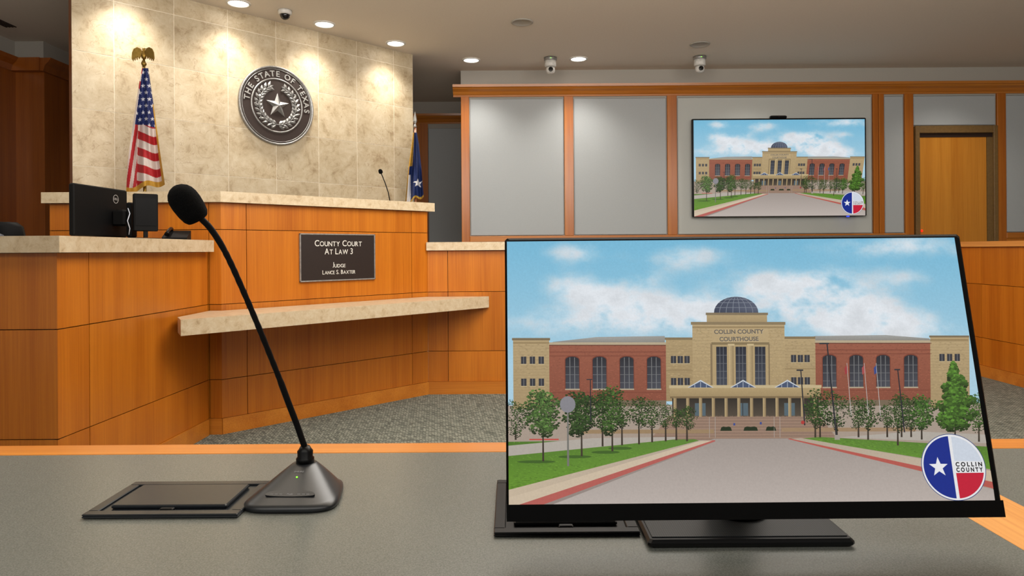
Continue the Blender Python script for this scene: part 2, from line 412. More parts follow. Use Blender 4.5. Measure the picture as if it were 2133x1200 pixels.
for ch in txt:
    w = wid.get(ch, 1); a = a0-span*(acc+w/2)/tot; acc += w
    if ch == ' ': continue
    v, f = glyphs(ch, .077, .0012, .003)
    mb.add(v, f, M_LETS, MS @ Matrix.Rotation(a-math.pi/2, 4, 'Z') @ Matrix.Translation((0, tr, .030)))
mb.obj('lettering', seal, fixn=False)
mb = MB(); pts = []
for i in range(10):
    a = math.pi/2+i*math.pi/5; r = .122 if i % 2 == 0 else .049
    pts.append((r*math.cos(a), r*math.sin(a), .028))
mb.add(pts+[(0, 0, .060)], [(i, (i+1) % 10, 10) for i in range(10)], M_SILVER, MS); mb.obj('star', seal)
mb = MB()
def leaf(cx, cy, ang, l, w):
    M = MS @ Matrix.Translation((cx, cy, .028)) @ Matrix.Rotation(ang, 4, 'Z')
    vs = [(0, 0, 0), (l*.3, w*.9, 0), (l*.65, w, 0), (l, 0, .003), (l*.65, -w, 0), (l*.3, -w*.9, 0), (l*.45, 0, .017)]
    mb.add(vs, [(0, 1, 6), (1, 2, 6), (2, 3, 6), (3, 4, 6), (4, 5, 6), (5, 0, 6)], M_SILVER, M)
for sgn in (-1, 1):
    for i in range(13):
        t = math.radians(-86+i*12.2); a = t if sgn > 0 else math.pi-t
        r = .184; cx, cy = r*math.cos(a), r*math.sin(a); tan = a+sgn*math.pi/2
        leaf(cx, cy, tan+sgn*-.75, .068, .015); leaf(cx, cy, tan+sgn*.75, .060, .015)
        if i % 2 == 0: leaf(cx, cy, tan, .058, .012)
        if i % 3 == 1: mb.lathe([(.008, .028), (.007, .036), (.002, .040)], M_SILVER, MS @ Matrix.Translation((cx*1.17, cy*1.17, 0)), 10)
    arc = [MS @ Vector((.184*math.cos(a), .184*math.sin(a), .032)) for a in [(math.radians(-95+j*8) if sgn > 0 else math.pi-math.radians(-95+j*8)) for j in range(21)]]
    mb.tube(arc, .004, M_SILVER, 6)
mb.obj('wreath', seal)

# ================= JUDGE BENCH =================
B0 = (-1.763, 4.137); B1 = (-.65, 5.25); LB = math.hypot(B1[0]-B0[0], B1[1]-B0[1])
MBn = frame(B0[0], B0[1], math.pi/4)
def lb(x):
    Y = 5.9/((2488-x)/F); return (Y-4.137)*math.sqrt(2)
jb = thing('judge_bench', 'tall honey wood judge bench with limestone top and angled front', 'judge bench', (-1.6, 4.9, 0))
mb = MB()
panels(mb, frame(-2.80, 4.137, 0), 1.037, [.095, .33, .786, 1.24, 1.405], [.963], .06)
panels(mb, MBn, LB, [.095, .33, .786, 1.24, 1.405], [lb(513), lb(857)], .06)
mb.box(LB-.06, LB-.002, .062, 1.3, 0, 1.405, M_WOOD, MBn)
mb.box(-2.80, -2.74, 4.2, 5.1, 0, 1.405, M_WOOD)
mb.obj('body', jb)
mb = MB()
mb.box(-2.80, -1.76, 4.127, 4.137+.05, 0, .095, M_WOODX)
mb.box(0, LB, -.010, .05, 0, .095, M_WOODX, MBn)
mb.obj('baseboard', jb)
ov = .03; d = ov*R2
mb = MB()
o45 = .45
q0 = (-2.83, 4.105); q1 = (-1.75, 4.105); q2 = (B1[0]+d+.035, B1[1]-d+.035)
q3 = (q2[0]-o45*R2, q2[1]+o45*R2); q4 = (-1.95, 4.55); q5 = (-2.83, 4.55)
mb.prism([q0, q1, q2, q3, q4, q5], 1.405, 1.47, M_SLAB)
mb.obj('stone_top', jb)
# writing ledge
ledge = tag(MB().prism([(-1.735, 3.57), (-.18, 5.235), (-.655, 5.235), (-1.755, 4.115), (-1.825, 4.115), (-1.825, 3.72)], .665, .75, M_SLAB).obj('stone_ledge'), 'long limestone writing ledge fixed along the bench front', 'ledge')

# plaque
pl0 = lb(622); pl1 = lb(779)
MP = MBn @ Matrix.Translation(((pl0+pl1)/2, 0, 0)) @ Matrix.Rotation(math.pi/2, 4, 'X')
pz0 = CZ-(588-525)*4.50/F; pz1 = CZ+(526-487)*4.5/F
pw = (pl1-pl0)/2
pc = MBn @ Vector(((pl0+pl1)/2, -.01, pz0))
plq = thing('name_plaque', 'dark bronze courtroom name plaque with pewter border', 'sign', pc)
MPz = MBn @ Matrix.Translation(((pl0+pl1)/2, 0, 0))
mb = MB(); mb.box(-pw+.009, pw-.009, -.012, -.0005, pz0+.009, pz1-.009, M_BRONZE, MPz); mb.obj('plate', plq)
mb = MB(); e_ = .009
mb.box(-pw, pw, -.016, -.0005, pz0, pz0+e_, M_SILVER, MPz, .002); mb.box(-pw, pw, -.016, -.0005, pz1-e_, pz1, M_SILVER, MPz, .002)
mb.box(-pw, -pw+e_, -.016, -.0005, pz0, pz1, M_SILVER, MPz, .002); mb.box(pw-e_, pw, -.016, -.0005, pz0, pz1, M_SILVER, MPz, .002)
mb.obj('border', plq)
H = pz1-pz0
def smallcaps(words, size, small, y, M, mt, mbb, width, extr=.0006, zoff=.0135):
    cur = 0; items = []
    for ch in words:
        s = small if ch.islower() else size
        if ch == ' ': cur += size*.32; continue
        v, f = glyphs(ch.upper(), s, .0002, extr)
        w0 = min(p[0] for p in v); w1 = max(p[0] for p in v)
        base = min(p[1] for p in v)
        items.append((v, f, cur-w0, base)); cur += (w1-w0)+s*.10
    sx = width/cur
    for v, f, dx, base in items:
        mbb.add([((p[0]+dx-cur/2)*sx, p[1]-base+y, p[2]+zoff) for p in v], f, mt, M)
mb = MB()
smallcaps('County Court', .058, .047, pz0+H*.735, MP, M_DULLW, mb, pw*2*.63)
smallcaps('At Law 3', .058, .047, pz0+H*.565, MP, M_DULLW, mb, pw*2*.38)
smallcaps('Judge', .040, .033, pz0+H*.285, MP, M_DULLW, mb, pw*2*.175)
smallcaps('Lance S. Baxter', .040, .033, pz0+H*.145, MP, M_DULLW, mb, pw*2*.44)
mb.obj('lettering', plq, fixn=False)

# dais floor
mb = MB(); mb.prism([(-2.7, 4.22), (-1.80, 4.22), (-.78, 5.24), (-1.3, 6.9), (-1.7, 7.0), (-3.35, 5.35)], 0, .3, M_CARPET)
tag(mb.obj('dais'), 'carpeted dais behind the judge bench', 'platform')

# ================= CLERK STATION =================
cs = thing('clerk_station', 'honey wood clerk station with limestone counter', 'counter', (-2.6, 3.2, 0))
mb = MB(); MC = frame(-1.887, 2.83, math.atan2(4.12-2.83, -1.84+1.887)); Lc = math.hypot(4.12-2.83, .047)
D172 = 1.887*F/(1066-172)
panels(mb, MC, Lc, [.095, .33, .786, 1.105], [D172-2.83+.03], .06)
panels(mb, frame(-5.1, 2.83, 0), 5.1-1.887, [.095, .33, .786, 1.105], [1.1, 2.15], .06)
mb.obj('body', cs)
mb = MB(); mb.box(0, Lc-.01, -.01, .05, 0, .095, M_WOODX, MC); mb.box(-5.1, -1.887, 2.82, 2.88, 0, .095, M_WOODX); mb.obj('baseboard', cs)
mb = MB(); mb.prism([(-5.1, 2.79), (-1.85, 2.79), (-1.79, 4.10), (-2.5, 4.10), (-2.5, 3.1), (-5.1, 3.1)], 1.105, 1.174, M_SLAB); mb.obj('stone_counter', cs)

# ================= WITNESS / JURY LOW WALLS =================
ww = thing('witness_stand', 'low honey wood partition with limestone cap joined to the bench', 'partition', (0, 5.4, 0))
mb = MB(); MF = frame(-.649, 5.25, 0)
panels(mb, MF, 1.349, [.095, .33, .786, 1.105], [.154, .764], .06); mb.obj('body', ww)
MB().box(-.649, .7, 5.24, 5.3, 0, .095, M_WOODX).obj('baseboard', ww)
MB().box(-.655, .70, 5.22, 5.5, 1.105, 1.168, M_SLAB).obj('stone_cap', ww)
jr = thing('jury_box', 'low honey wood jury box wall with wood cap', 'partition', (3, 6.2, 0))
mb = MB(); M1 = frame(.80, 5.35, math.pi/4); 
panels(mb, M1, 1.13, [.095, .33, .786, 1.105], [.6], .06)
panels(mb, frame(1.6, 6.15, 0), 2.4, [.095, .33, .786, 1.105], [.8, 1.6], .06)
M3 = frame(4.0, 6.15, -math.pi/2); panels(mb, M3, 4.0, [.095, .33, .786, 1.105], [.33, 1.4, 2.5], .06)
mb.obj('body', jr)
mb = MB(); mb.box(0, 1.13, -.01, .05, 0, .095, M_WOODX, M1); mb.box(1.6, 4.0, 6.14, 6.2, 0, .095, M_WOODX); mb.box(0, 4, -.01, .05, 0, .095, M_WOODX, M3); mb.obj('baseboard', jr)
mb = MB(); mb.box(0, 1.13, -.02, .08, 1.106, 1.15, M_WOODX, M1); mb.box(1.6, 4.0, 6.13, 6.27, 1.105, 1.149, M_WOODX); mb.box(0, 4, -.02, .12, 1.105, 1.15, M_WOODY, M3); mb.obj('wood_cap', jr)

# ================= FLAGS =================
def flag(name, lab, x0, D, ytop, ybot, left, right, colf, fin, poleTop):
    base = W(x0, 525, D); base.z = .3
    t = thing(name, lab, 'flag', base)
    pz = W(x0, poleTop, D).z
    mb = MB(); mb.lathe([(.13, .3), (.13, .32), (.1, .335), (.03, .36), (.018, .42)], M_GOLD, Matrix.Translation((base.x, base.y, 0))); mb.obj('flag_stand', t)
    mb = MB(); mb.lathe([(.0125, .42), (.0125, pz)], M_GOLD if 'eagle' in lab else M_WOODD, Matrix.Translation((base.x, base.y, 0)), 16); mb.obj('flagpole', t)
    nu, nv = 110, 300
    mb = MB(); mb.c = []; vs = []; fs = []
    for j in range(nv+1):
        v = j/nv; y = ytop+(ybot-ytop)*v
        xl = np.interp(y, [a for a, b in left], [b for a, b in left]); xr = np.interp(y, [a for a, b in right], [b for a, b in right])
        for i in range(nu+1):
            u = i/nu; x = xl+(xr-xl)*u
            dep = D-.04-.040*(.3+v)*math.sin(u*10+v*3.0)-.012*(.4+v)*math.sin(u*23-v*3)
            yy = y+(4*math.sin(u*9) + (u-.3)*-16)*v*v*1.2
            vs.append(W(x, yy, dep)); mb.c.append(s2l(colf(u, v, x, y)))
    for j in range(nv):
        for i in range(nu): a = j*(nu+1)+i; fs.append((a, a+1, a+nu+2, a+nu+1))
    mb.add(vs, fs, M_CLOTH, None, True); mb.obj('flag_cloth', t)
    fin(t, base.x, base.y, pz)
    return t
def star_in(px_, py_, cx, cy, r):
    dx, dy = px_-cx, cy-py_; q = math.hypot(dx, dy)
    if q > r: return False
    t_ = (math.atan2(dy, dx)-math.pi/2) % (2*math.pi/5)
    if t_ > math.pi/5: t_ = 2*math.pi/5-t_
    rn = r*.382; x1 = rn*math.cos(math.pi/5); y1 = rn*math.sin(math.pi/5)
    return q < r*y1/(y1*math.cos(t_)+(r-x1)*math.sin(t_))
def us(u, v, x, y):
    if u > .945 and v > .3 or v > .955: return (204, 156, 54) if int(y*1.4+x) % 3 else (160, 116, 34)
    edge = 262+(x-300)*.25
    if y < edge and x > 297-(y-140)*.14:
        row = int((y-144)//14); cx = 291+(row % 2)*6.5
        fx = (x-cx) % 13; fy = (y-144) % 14
        if star_in(fx, fy, 6.5, 7, 5.0): return (212, 212, 220)
        return (24, 38, 98)
    if x < 287-(y-260)*.02:
        s = (x-(300-(y-140)*.16))/7.5
    else:
        s = (y+.02*(x-300)**2*.6-.6*(x-300))/17.5
    return (172, 28, 36) if math.floor(s) % 2 == 0 else (212, 198, 192)
def eagle(t, x, y, z):
    mb = MB(); T = Matrix.Translation((x, y, z)); S = .86
    TS = T @ Matrix.Scale(S, 4)
    mb.lathe([(.008, -.01), (.02, .0), (.024, .018), (.012, .034), (.01, .05)], M_GOLD, TS, 20)
    prof = [(.004, .05), (.02, .065), (.024, .09), (.016, .12), (.011, .14), (.014, .15), (.008, .162), (.002, .164)]
    mb.lathe(prof, M_GOLD, TS, 14)
    mb.lathe([(.006, 0), (.001, .022)], M_GOLD, TS @ Matrix.Translation((.008, -.004, .152)) @ Matrix.Rotation(math.pi/2, 4, 'Y'), 8)
    for s in (-1, 1):
        out = [(.01, .125), (.03, .155), (.055, .165), (.085, .15), (.1, .115), (.104, .06), (.092, .035), (.088, .07), (.076, .04), (.072, .078), (.058, .048), (.054, .085), (.04, .058), (.03, .08), (.012, .08)]
        n_ = len(out)
        vs = [(s*a, -.006-.12*a, b) for a, b in out]+[(s*a, .006-.12*a, b) for a, b in out]
        mb.add(vs, [list(range(n_)), list(range(n_, 2*n_))[::-1]]+[(i, (i+1) % n_, (i+1) % n_+n_, i+n_) for i in range(n_)], M_GOLD, TS)
    mb.add([(-.01, 0, .055), (.01, 0, .055), (.022, -.01, .02), (-.022, -.01, .02)], [(0, 1, 2, 3)], M_GOLD, TS)
    mb.obj('eagle_finial', t)
def spear(t, x, y, z):
    mb = MB(); T = Matrix.Translation((x, y, z))
    mb.lathe([(.012, 0), (.02, .01), (.012, .02), (.01, .035)], M_SILVER, T, 16)
    mb.lathe([(.006, .035), (.022, .07), (.016, .11), (.001, .175)], M_SILVER, T @ Matrix.Scale(.6, 4, (0, 1, 0)), 8, False)
    mb.obj('spear_finial', t)
flag('national_flag', 'draped striped flag with stars, gold fringe and eagle', 302, 5.45, 142, 396,
     [(138, 296), (180, 288), (260, 276), (330, 266), (396, 262)], [(138, 308), (180, 314), (260, 325), (330, 334), (396, 343)], us, eagle, 136)
def tx(u, v, x, y):
    if u < (.3 if y < 345 else .07): return (198, 152, 52) if int(y*1.3) % 3 else (158, 116, 34)
    if v > .965: return (200, 160, 60)
    if star_in(x, y, 870, 386, 11): return (235, 235, 238)
    if y > 362 and x < 855: return (222, 220, 220)
    return (20, 42, 98)
flag('state_flag', 'draped blue flag with one white star on pole', 866, 7.35, 276, 421,
     [(276, 860), (300, 857), (350, 850), (421, 843)], [(276, 868), (300, 872), (350, 877), (421, 882)], tx, spear, 266)

# ================= CEILING FIXTURES =================
def downlight(X, Y, on=150):
    t = thing('recessed_downlight', 'round white recessed ceiling downlight, switched on', 'ceiling light', (X, Y, CEIL-.012), 'recessed ceiling downlights')
    T = Matrix.Translation((X, Y, CEIL))
    mb = MB(); n_ = 40
    prof = [(.105, -.0005), (.105, -.008), (.088, -.012), (.084, -.004)]
    mb.loft([[(r*math.cos(2*math.pi*i/n_), r*math.sin(2*math.pi*i/n_), z) for i in range(n_)] for r, z in prof], M_WHITE, T, True, False); mb.obj('trim_ring', t)
    mb = MB(); mb.lathe([(.084, -.001), (.084, -.004)], M_GLOW, T, 40, False); mb.obj('lamp', t)
    return t
DL = [(-3.05, 5.5), (-2.43, 6.1), (-1.82, 6.68), (-1.23, 7.31), (-.46, 7.97), (.79, 7.95)]
base = downlight(*DL[0])
for X, Y in DL[1:]: copy_tree(base, (X-DL[0][0], Y-DL[0][1], 0))
def spot(X, Y, e, sz=120, tilt=(0, 0), bl=1.0, rad=.1):  # serves the downlights and also added spots without a fixture
    l = bpy.data.lights.new('downlight_or_fill_beam', 'SPOT'); l.energy = e; l.spot_size = math.radians(sz); l.spot_blend = bl; l.shadow_soft_size = rad
    l.color = (1, .945, .855)
    o = bpy.data.objects.new('downlight_or_fill_beam', l); COL.objects.link(o); o.location = (X, Y, CEIL-.03); o.rotation_euler = (tilt[0], tilt[1], 0)
for X, Y in DL[:4]: spot(X, Y, 80)
spot(DL[4][0], DL[4][1], 85); spot(DL[5][0], DL[5][1], 85)
spot(2.9, 7.75, 60); spot(5.3, 7.75, 50)  # added spots with no fixture, brighten the television and door wall
spot(-4.0, 8.4, 40)  # added spot hidden behind the stone wall to brighten the alcove
# dome camera
T = Matrix.Translation((-2.08, 6.3, CEIL))
t = thing('dome_camera', 'small dome security camera with white ring on the ceiling', 'security camera', (-2.08, 6.3, CEIL-.09))
MB().lathe([(.062, -.001), (.062, -.03), (.05, -.04)], M_WHITE, T, 32).obj('housing', t)
MB().lathe([(.045, -.0405)]+[(.045*math.cos(a), -.041-.045*math.sin(a)) for a in [i*.19 for i in range(1, 8)]], M_DARKGL, T, 32).obj('dome', t)
# ptz cameras
def ptz(x):
    P = W(x, 122, 7.9); X = P.x; T = Matrix.Translation((X, 7.9, CEIL))
    t = thing('ceiling_camera', 'white pan-tilt camera hanging from the ceiling', 'security camera', (X, 7.9, CEIL-.19), 'ceiling cameras')
    MB().lathe([(.075, -.001), (.075, -.03), (.07, -.036)], M_SILVER, T, 32).obj('mount', t)
    MB().lathe([(.066, -.037), (.066, -.1), (.058, -.108), (.03, -.11)], M_WHITE, T, 32).obj('housing', t)
    MB().lathe([(.03, -.111), (.05, -.12), (.054, -.15), (.045, -.175), (.02, -.188)], M_WHITE, T, 32).obj('head', t)
    MB().lathe([(.026, 0), (.026, .012), (.015, .014)], M_DARKGL, T @ Matrix.Translation((0, -.05, -.148)) @ Matrix.Rotation(math.pi/2, 4, 'X'), 24).obj('lens', t)
    MB().box(X-.005, X+.005, 7.9-.0775, 7.9-.0755, CEIL-.026, CEIL-.02, M_GREEN).obj('indicator_light', t)
ptz(1146); ptz(1457)
for x, y, D in ((1087, 47, 6.66), (1457, 91, 7.42)):
    P = W(x, y, D); T = Matrix.Translation((P.x, D, CEIL))
    o = MB().lathe([(.108, -.001), (.108, -.006), (.1, -.01), (.09, -.009), (.088, -.007), (.02, -.008)], M_PAINT, T, 40).obj('ceiling_speaker')
    tag(o, 'round flush speaker grille painted like the ceiling', 'speaker', 'ceiling speakers')
mb = MB()
for i in range(4): mb.box(-4.95+i*.03, -4.935+i*.03, 5.2, 6.7, CEIL-.006, CEIL-.001, M_GAP)
tag(mb.obj('air_vent'), 'dark linear slot air vent in the ceiling', 'vent')

# ================= PICTURE (display content) =================
src = [(1057, 503), (1985, 492), (2066, 1043), (1057, 1047)]; dst = [(0, 0), (16/9, 0), (16/9, 1), (0, 1)]
A = []; Bv = []
for (x, y), (u, v) in zip(src, dst):
    A.append([x, y, 1, 0, 0, 0, -u*x, -u*y]); Bv.append(u); A.append([0, 0, 0, x, y, 1, -v*x, -v*y]); Bv.append(v)
hh = np.linalg.solve(np.array(A, float), np.array(Bv, float))
def Q(x, y):
    w = hh[6]*x+hh[7]*y+1
    return ((hh[0]*x+hh[1]*y+hh[2])/w, (hh[3]*x+hh[4]*y+hh[5])/w)
PV = []; PF = []; PC = []
def clampuv(u, v): return (min(max(u, 0), 16/9), min(max(v, 0), 1))
def poly(pts, col, layer, raw=False):
    o = len(PV); cols = col if isinstance(col, list) else [col]*len(pts)
    for p, c in zip(pts, cols):
        u, v = clampuv(*(p if raw else Q(*p))); PV.append((u, v, layer)); PC.append(s2l(c))
    PF.append(list(range(o, o+len(pts))))
def rect(x0, y0, x1, y1, col, layer): poly([(x0, y0), (x1, y0), (x1, y1), (x0, y1)], col, layer)
rnd = random.Random(3)
# sky
NU, NV = 300, 180; VM = .68
o0 = len(PV)
blobs = [(1320, 650, 140, 46, 1.2), (1480, 655, 130, 38, 1.0), (1690, 625, 120, 52, 1.3), (1800, 655, 120, 42, 1.2), (1240, 610, 70, 26, .6), (1420, 535, 105, 30, .7), (1200, 528, 85, 24, .66),
         (1860, 512, 160, 26, .8), (1180, 590, 70, 30, .55), (1730, 575, 65, 32, .55), (1590, 590, 100, 30, .8), (1880, 575, 70, 26, .5), (1900, 680, 130, 30, .7), (1150, 670, 140, 30, .6), (1330, 580, 70, 24, .45)]
bl = []
for cx, cy, rx, ry, s in blobs:
    u0, v0 = Q(cx, cy); bl.append((u0, v0, rx/560, ry/540, s))
for j in range(NV+1):
    v = j/NV*VM
    for i in range(NU+1):
        u = i/NU*16/9
        n1 = noise.fractal(Vector((u*4.5, v*8, 1.3)), .9, 2.1, 7)
        n2 = noise.fractal(Vector((u*12, v*18, 7.3)), .75, 2.1, 6)
        s = 0
        for a, b, c, d_, e in bl: s += e*math.exp(-(((u-a)/c)**2+((v-b)/d_)**2))
        s = min(s, 1.3)
        q = s*(1+.5*n1+.32*n2)+.14*n1-.16
        q = min(max(q/.95, 0), 1); q = q*q*(3-2*q)
        t = min(1, v/.5)
        sky = [116+56*t, 184+24*t, 216+10*t]
        sh = 1-.07*max(0, min(1, .35+n2*.8+n1*.5)); cl = (238*sh, 239*sh, 243*sh)
        PV.append((u, v, 0)); PC.append(s2l([sky[k_]*(1-q*.92)+cl[k_]*q*.92 for k_ in range(3)]))
for j in range(NV):
    for i in range(NU): a = o0+j*(NU+1)+i; PF.append([a, a+1, a+NU+2, a+NU+1])
# ground
BEI2 = (156, 134, 97); DK = (56, 56, 62)
poly([(1050, 838), (2080, 834), (2080, 1047), (1050, 1047)], (168, 152, 138), 1)
# building
poly([(1150, 708), (1240, 698), (1380, 696), (1380, 712), (1142, 712)], [(150, 148, 142), (164, 164, 160), (156, 154, 148), (136, 132, 124), (136, 132, 124)], 2)
poly([(1690, 696), (1840, 694), (1930, 701), (1935, 708), (1690, 708)], [(156, 154, 148), (164, 164, 160), (150, 148, 142), (136, 132, 124), (136, 132, 124)], 2)
def rectg(x0, y0, x1, y1, c0, c1, layer): poly([(x0, y0), (x1, y0), (x1, y1), (x0, y1)], [c0, c0, c1, c1], layer)
for x0, x1, yt in ((1142, 1382, 710), (1690, 1935, 706)):
    rectg(x0, yt, x1, 835, (154, 92, 71), (136, 78, 60), 3)
    for i in range(1400):
        x = x0+rnd.random()*(x1-x0-4); y = yt+6+int(rnd.random()*76)*1.6; kk = .88+rnd.random()*.22
        rect(x, y, x+3.2, y+1.2, tuple(c*kk for c in (148, 87, 68)), 3.5)
    for yy in (18, 26, 101): rect(x0, yt+yy, x1, yt+yy+1.6, (126, 70, 54), 4)
    rect(x0, yt-1, x1, yt+4, (184, 168, 140), 4); rect(x0, yt+4, x1, yt+6, (110, 64, 50), 4)
    rect(x0, 828, x1, 840, (120, 104, 84), 4)
rectg(1068, 702, 1142, 845, (184, 161, 121), (167, 144, 106), 4); rect(1066, 700, 1144, 705, (126, 110, 84), 5); rect(1068, 708, 1142, 712, BEI2, 5)
rectg(1932, 697, 2014, 845, (184, 161, 121), (167, 144, 106), 4); rect(1930, 695, 2014, 699, (126, 110, 84), 5); rect(1932, 702, 2012, 707, BEI2, 5)
rectg(1382, 702, 1440, 830, (174, 151, 111), (160, 137, 99), 4); rect(1380, 699, 1440, 704, (134, 116, 86), 5)
rectg(1628, 700, 1692, 830, (182, 159, 119), (165, 142, 104), 4); rect(1628, 697, 1692, 702, (134, 116, 86), 5)
for yy in range(716, 826, 6):
    rect(1382, yy, 1440, yy+.7, (154, 132, 96), 5); rect(1628, yy, 1692, yy+.7, (156, 134, 98), 5); rect(1068, yy, 1142, yy+.7, (160, 138, 101), 5); rect(1932, yy-3, 2014, yy-2.3, (160, 138, 101), 5)
for i in range(1000):
    a_, b_, c_ = ((1068, 1138, 712), (1932, 2008, 708), (1382, 1436, 706), (1628, 1688, 704))[i % 4]
    x = a_+rnd.random()*(b_-a_); y = c_+rnd.random()*112; kk = .92+rnd.random()*.14; rect(x, y, x+4, y+2, (175*kk, 152*kk, 113*kk), 5.2)
rect(1382, 765, 1440, 768, BEI2, 5.4); rect(1628, 762, 1692, 765, BEI2, 5.4)
rectg(1437, 668, 1628, 805, (188, 165, 125), (172, 149, 109), 5.5); rect(1434, 667, 1630, 673, (140, 122, 92), 6); rect(1437, 676, 1628, 680, BEI2, 6)
for i in range(700):
    a_ = (1438, 1592)[i % 2]; x = a_+rnd.random()*34; y = 680+rnd.random()*115; kk = .93+rnd.random()*.13; rect(x, y, x+3.5, y+2, (180*kk, 157*kk, 117*kk), 6.3)
for yy in range(684, 800, 7): rect(1437, yy, 1478, yy+.7, (164, 142, 104), 6.5); rect(1594, yy, 1628, yy+.7, (164, 142, 104), 6.5)
rect(1474, 712, 1478, 800, (136, 117, 87), 6.6); rect(1594, 712, 1597, 800, (136, 117, 87), 6.6)
rectg(1467, 650, 1592, 668, (182, 160, 120), (168, 146, 108), 5); rect(1465, 648, 1594, 653, (132, 116, 90), 6)
rect(1478, 712, 1594, 797, (178, 155, 114), 6); rect(1476, 709, 1596, 714, (134, 116, 84), 7)
# dome
dm = [(1482, 648)]+[(1528-46*math.cos(a), 648-33*math.sin(a)) for a in [i*math.pi/16 for i in range(1, 16)]]+[(1574, 648)]
poly(dm, [(58, 64, 80)]+[(62+i*2, 68+i*2, 86+i*2) for i in range(15)]+[(80, 86, 102)], 6)
for fx in (-.75, -.45, -.15, .15, .45, .75):
    pts = [(1528+46*fx*math.cos(t_), 648-33*math.sin(t_)) for t_ in [i*.15 for i in range(0, 11)]]
    poly([(x-.6, y) for x, y in pts]+[(x+.6, y) for x, y in pts[::-1]], (128, 134, 146), 7)
for yy in (637, 627, 620):
    hw = 46*math.sqrt(max(0, 1-((648-yy)/33)**2)); rect(1528-hw, yy, 1528+hw, yy+1, (128, 134, 146), 7)
# tall windows
def archw(cx, y0, y1, w, L_):
    h = w/2
    poly([(cx-h-1.5, y1), (cx-h-1.5, y0+5)]+[(cx-(h+1.5)*math.cos(a), y0+5-8*math.sin(a)) for a in (.5, 1.1, 1.57, 2.04, 2.64)]+[(cx+h+1.5, y0+5), (cx+h+1.5, y1)], (122, 64, 48), L_-.3)
    poly([(cx-h, y1), (cx-h, y0+6)]+[(cx-h*math.cos(a), y0+6-7*math.sin(a)) for a in (.5, 1.1, 1.57, 2.04, 2.64)]+[(cx+h, y0+6), (cx+h, y1)], [(70, 70, 78)]*1+[(46, 46, 52)]*7+[(78, 80, 88)], L_)
    for q in (-.17, .17): rect(cx+w*q-.6, y0+1, cx+w*q+.6, y1, (130, 130, 130), L_+1)
    for q in (.3, .55, .8): rect(cx-h, y0+(y1-y0)*q, cx+h, y0+(y1-y0)*q+1, (112, 112, 114), L_+1)
    rect(cx-h-1, y1, cx+h+1, y1+2.5, (184, 170, 144), L_+1)
for cx in (1189, 1245, 1301, 1357): archw(cx, 739, 804, 28, 5)
for cx in (1721, 1777, 1833, 1891): archw(cx, 736, 801, 28, 5)
for cx in (1497, 1537, 1577): 
    rectg(cx-11, 718, cx+11, 797, (40, 42, 52), (70, 74, 84), 7)
    for q in (-3.6, 3.6): rect(cx+q-.5, 718, cx+q+.5, 797, (112, 114, 118), 8)
    for q in (735, 752, 768, 782): rect(cx-11, q, cx+11, q+1, (104, 106, 110), 8)
for cx in (1517, 1557):
    poly([(cx-5, 712), (cx+5, 712), (cx+5, 797), (cx-5, 797)], [(196, 173, 131), (148, 128, 94), (148, 128, 94), (196, 173, 131)], 8); rect(cx-7, 712, cx+7, 716, (202, 181, 139), 9)
for xs_, ys_ in (((1084, 1102, 1120), (738, 783)), ((1392, 1406, 1420), (737, 782)), ((1641, 1655, 1669), (735, 781)), ((1951, 1967, 1983), (733,))):
    for x in xs_:
        for y in ys_: rect(x, y, x+11, y+15, DK, 6); rect(x+5, y, x+6, y+15, (130, 130, 130), 7); rect(x-1, y+15, x+12, y+16.5, (192, 173, 135), 7)
# portico
rectg(1390, 800, 1702, 824, (180, 157, 115), (160, 138, 100), 8); rect(1388, 797, 1704, 803, (196, 177, 137), 9); rect(1390, 820, 1702, 824, (126, 106, 76), 9)
rectg(1394, 824, 1698, 862, (50, 44, 38), (84, 74, 62), 8)
for i in range(12):
    x = 1400+i*26.4; poly([(x-3.2, 822), (x+3.2, 822), (x+3.2, 862), (x-3.2, 862)], [(186, 163, 121), (138, 117, 86), (138, 117, 86), (186, 163, 121)], 9)
for x in (1452, 1540, 1637): rect(x-11, 834, x+11, 860, (86, 102, 110), 8.5); rect(x-.7, 834, x+.7, 860, (40, 40, 44), 8.8)
for x in (1453, 1541, 1633):
    poly([(x-27, 802), (x, 786), (x+27, 802)], (74, 86, 112), 10); poly([(x-27, 802), (x, 786), (x+27, 802), (x+24, 802), (x, 789), (x-24, 802)], (200, 206, 212), 11)
    for q in (-12, 0, 12): rect(x+q-.6, 790+abs(q)*.5, x+q+.6, 802, (180, 186, 194), 11)
# steps
for i in range(16):
    yy = 860+i*3.1; kk = 1-.09*(i % 2); rect(1385-i*2.4, yy, 1700+i*2.4, yy+3.1, (156*kk, 128*kk, 110*kk), 8)
rect(1200, 888, 1480, 896, (156, 130, 98), 9); rect(1620, 885, 1900, 893, (160, 132, 102), 9)
for x, w in ((1505, 24), (1556, 30), (1598, 22)):
    poly([(x-w/2, 891), (x-w/2+2, 884), (x-w/4, 882), (x, 883), (x+w/4, 882), (x+w/2-2, 884), (x+w/2, 891)], (36, 48, 28), 10)
for x in (1470, 1604): rect(x, 862, x+1.2, 905, (168, 156, 146), 10); rect(x+12, 862, x+13.2, 905, (168, 156, 146), 10)
rect(1520, 875, 1524, 880, (60, 76, 140), 10.5); rect(1575, 873, 1579, 878, (60, 76, 140), 10.5)
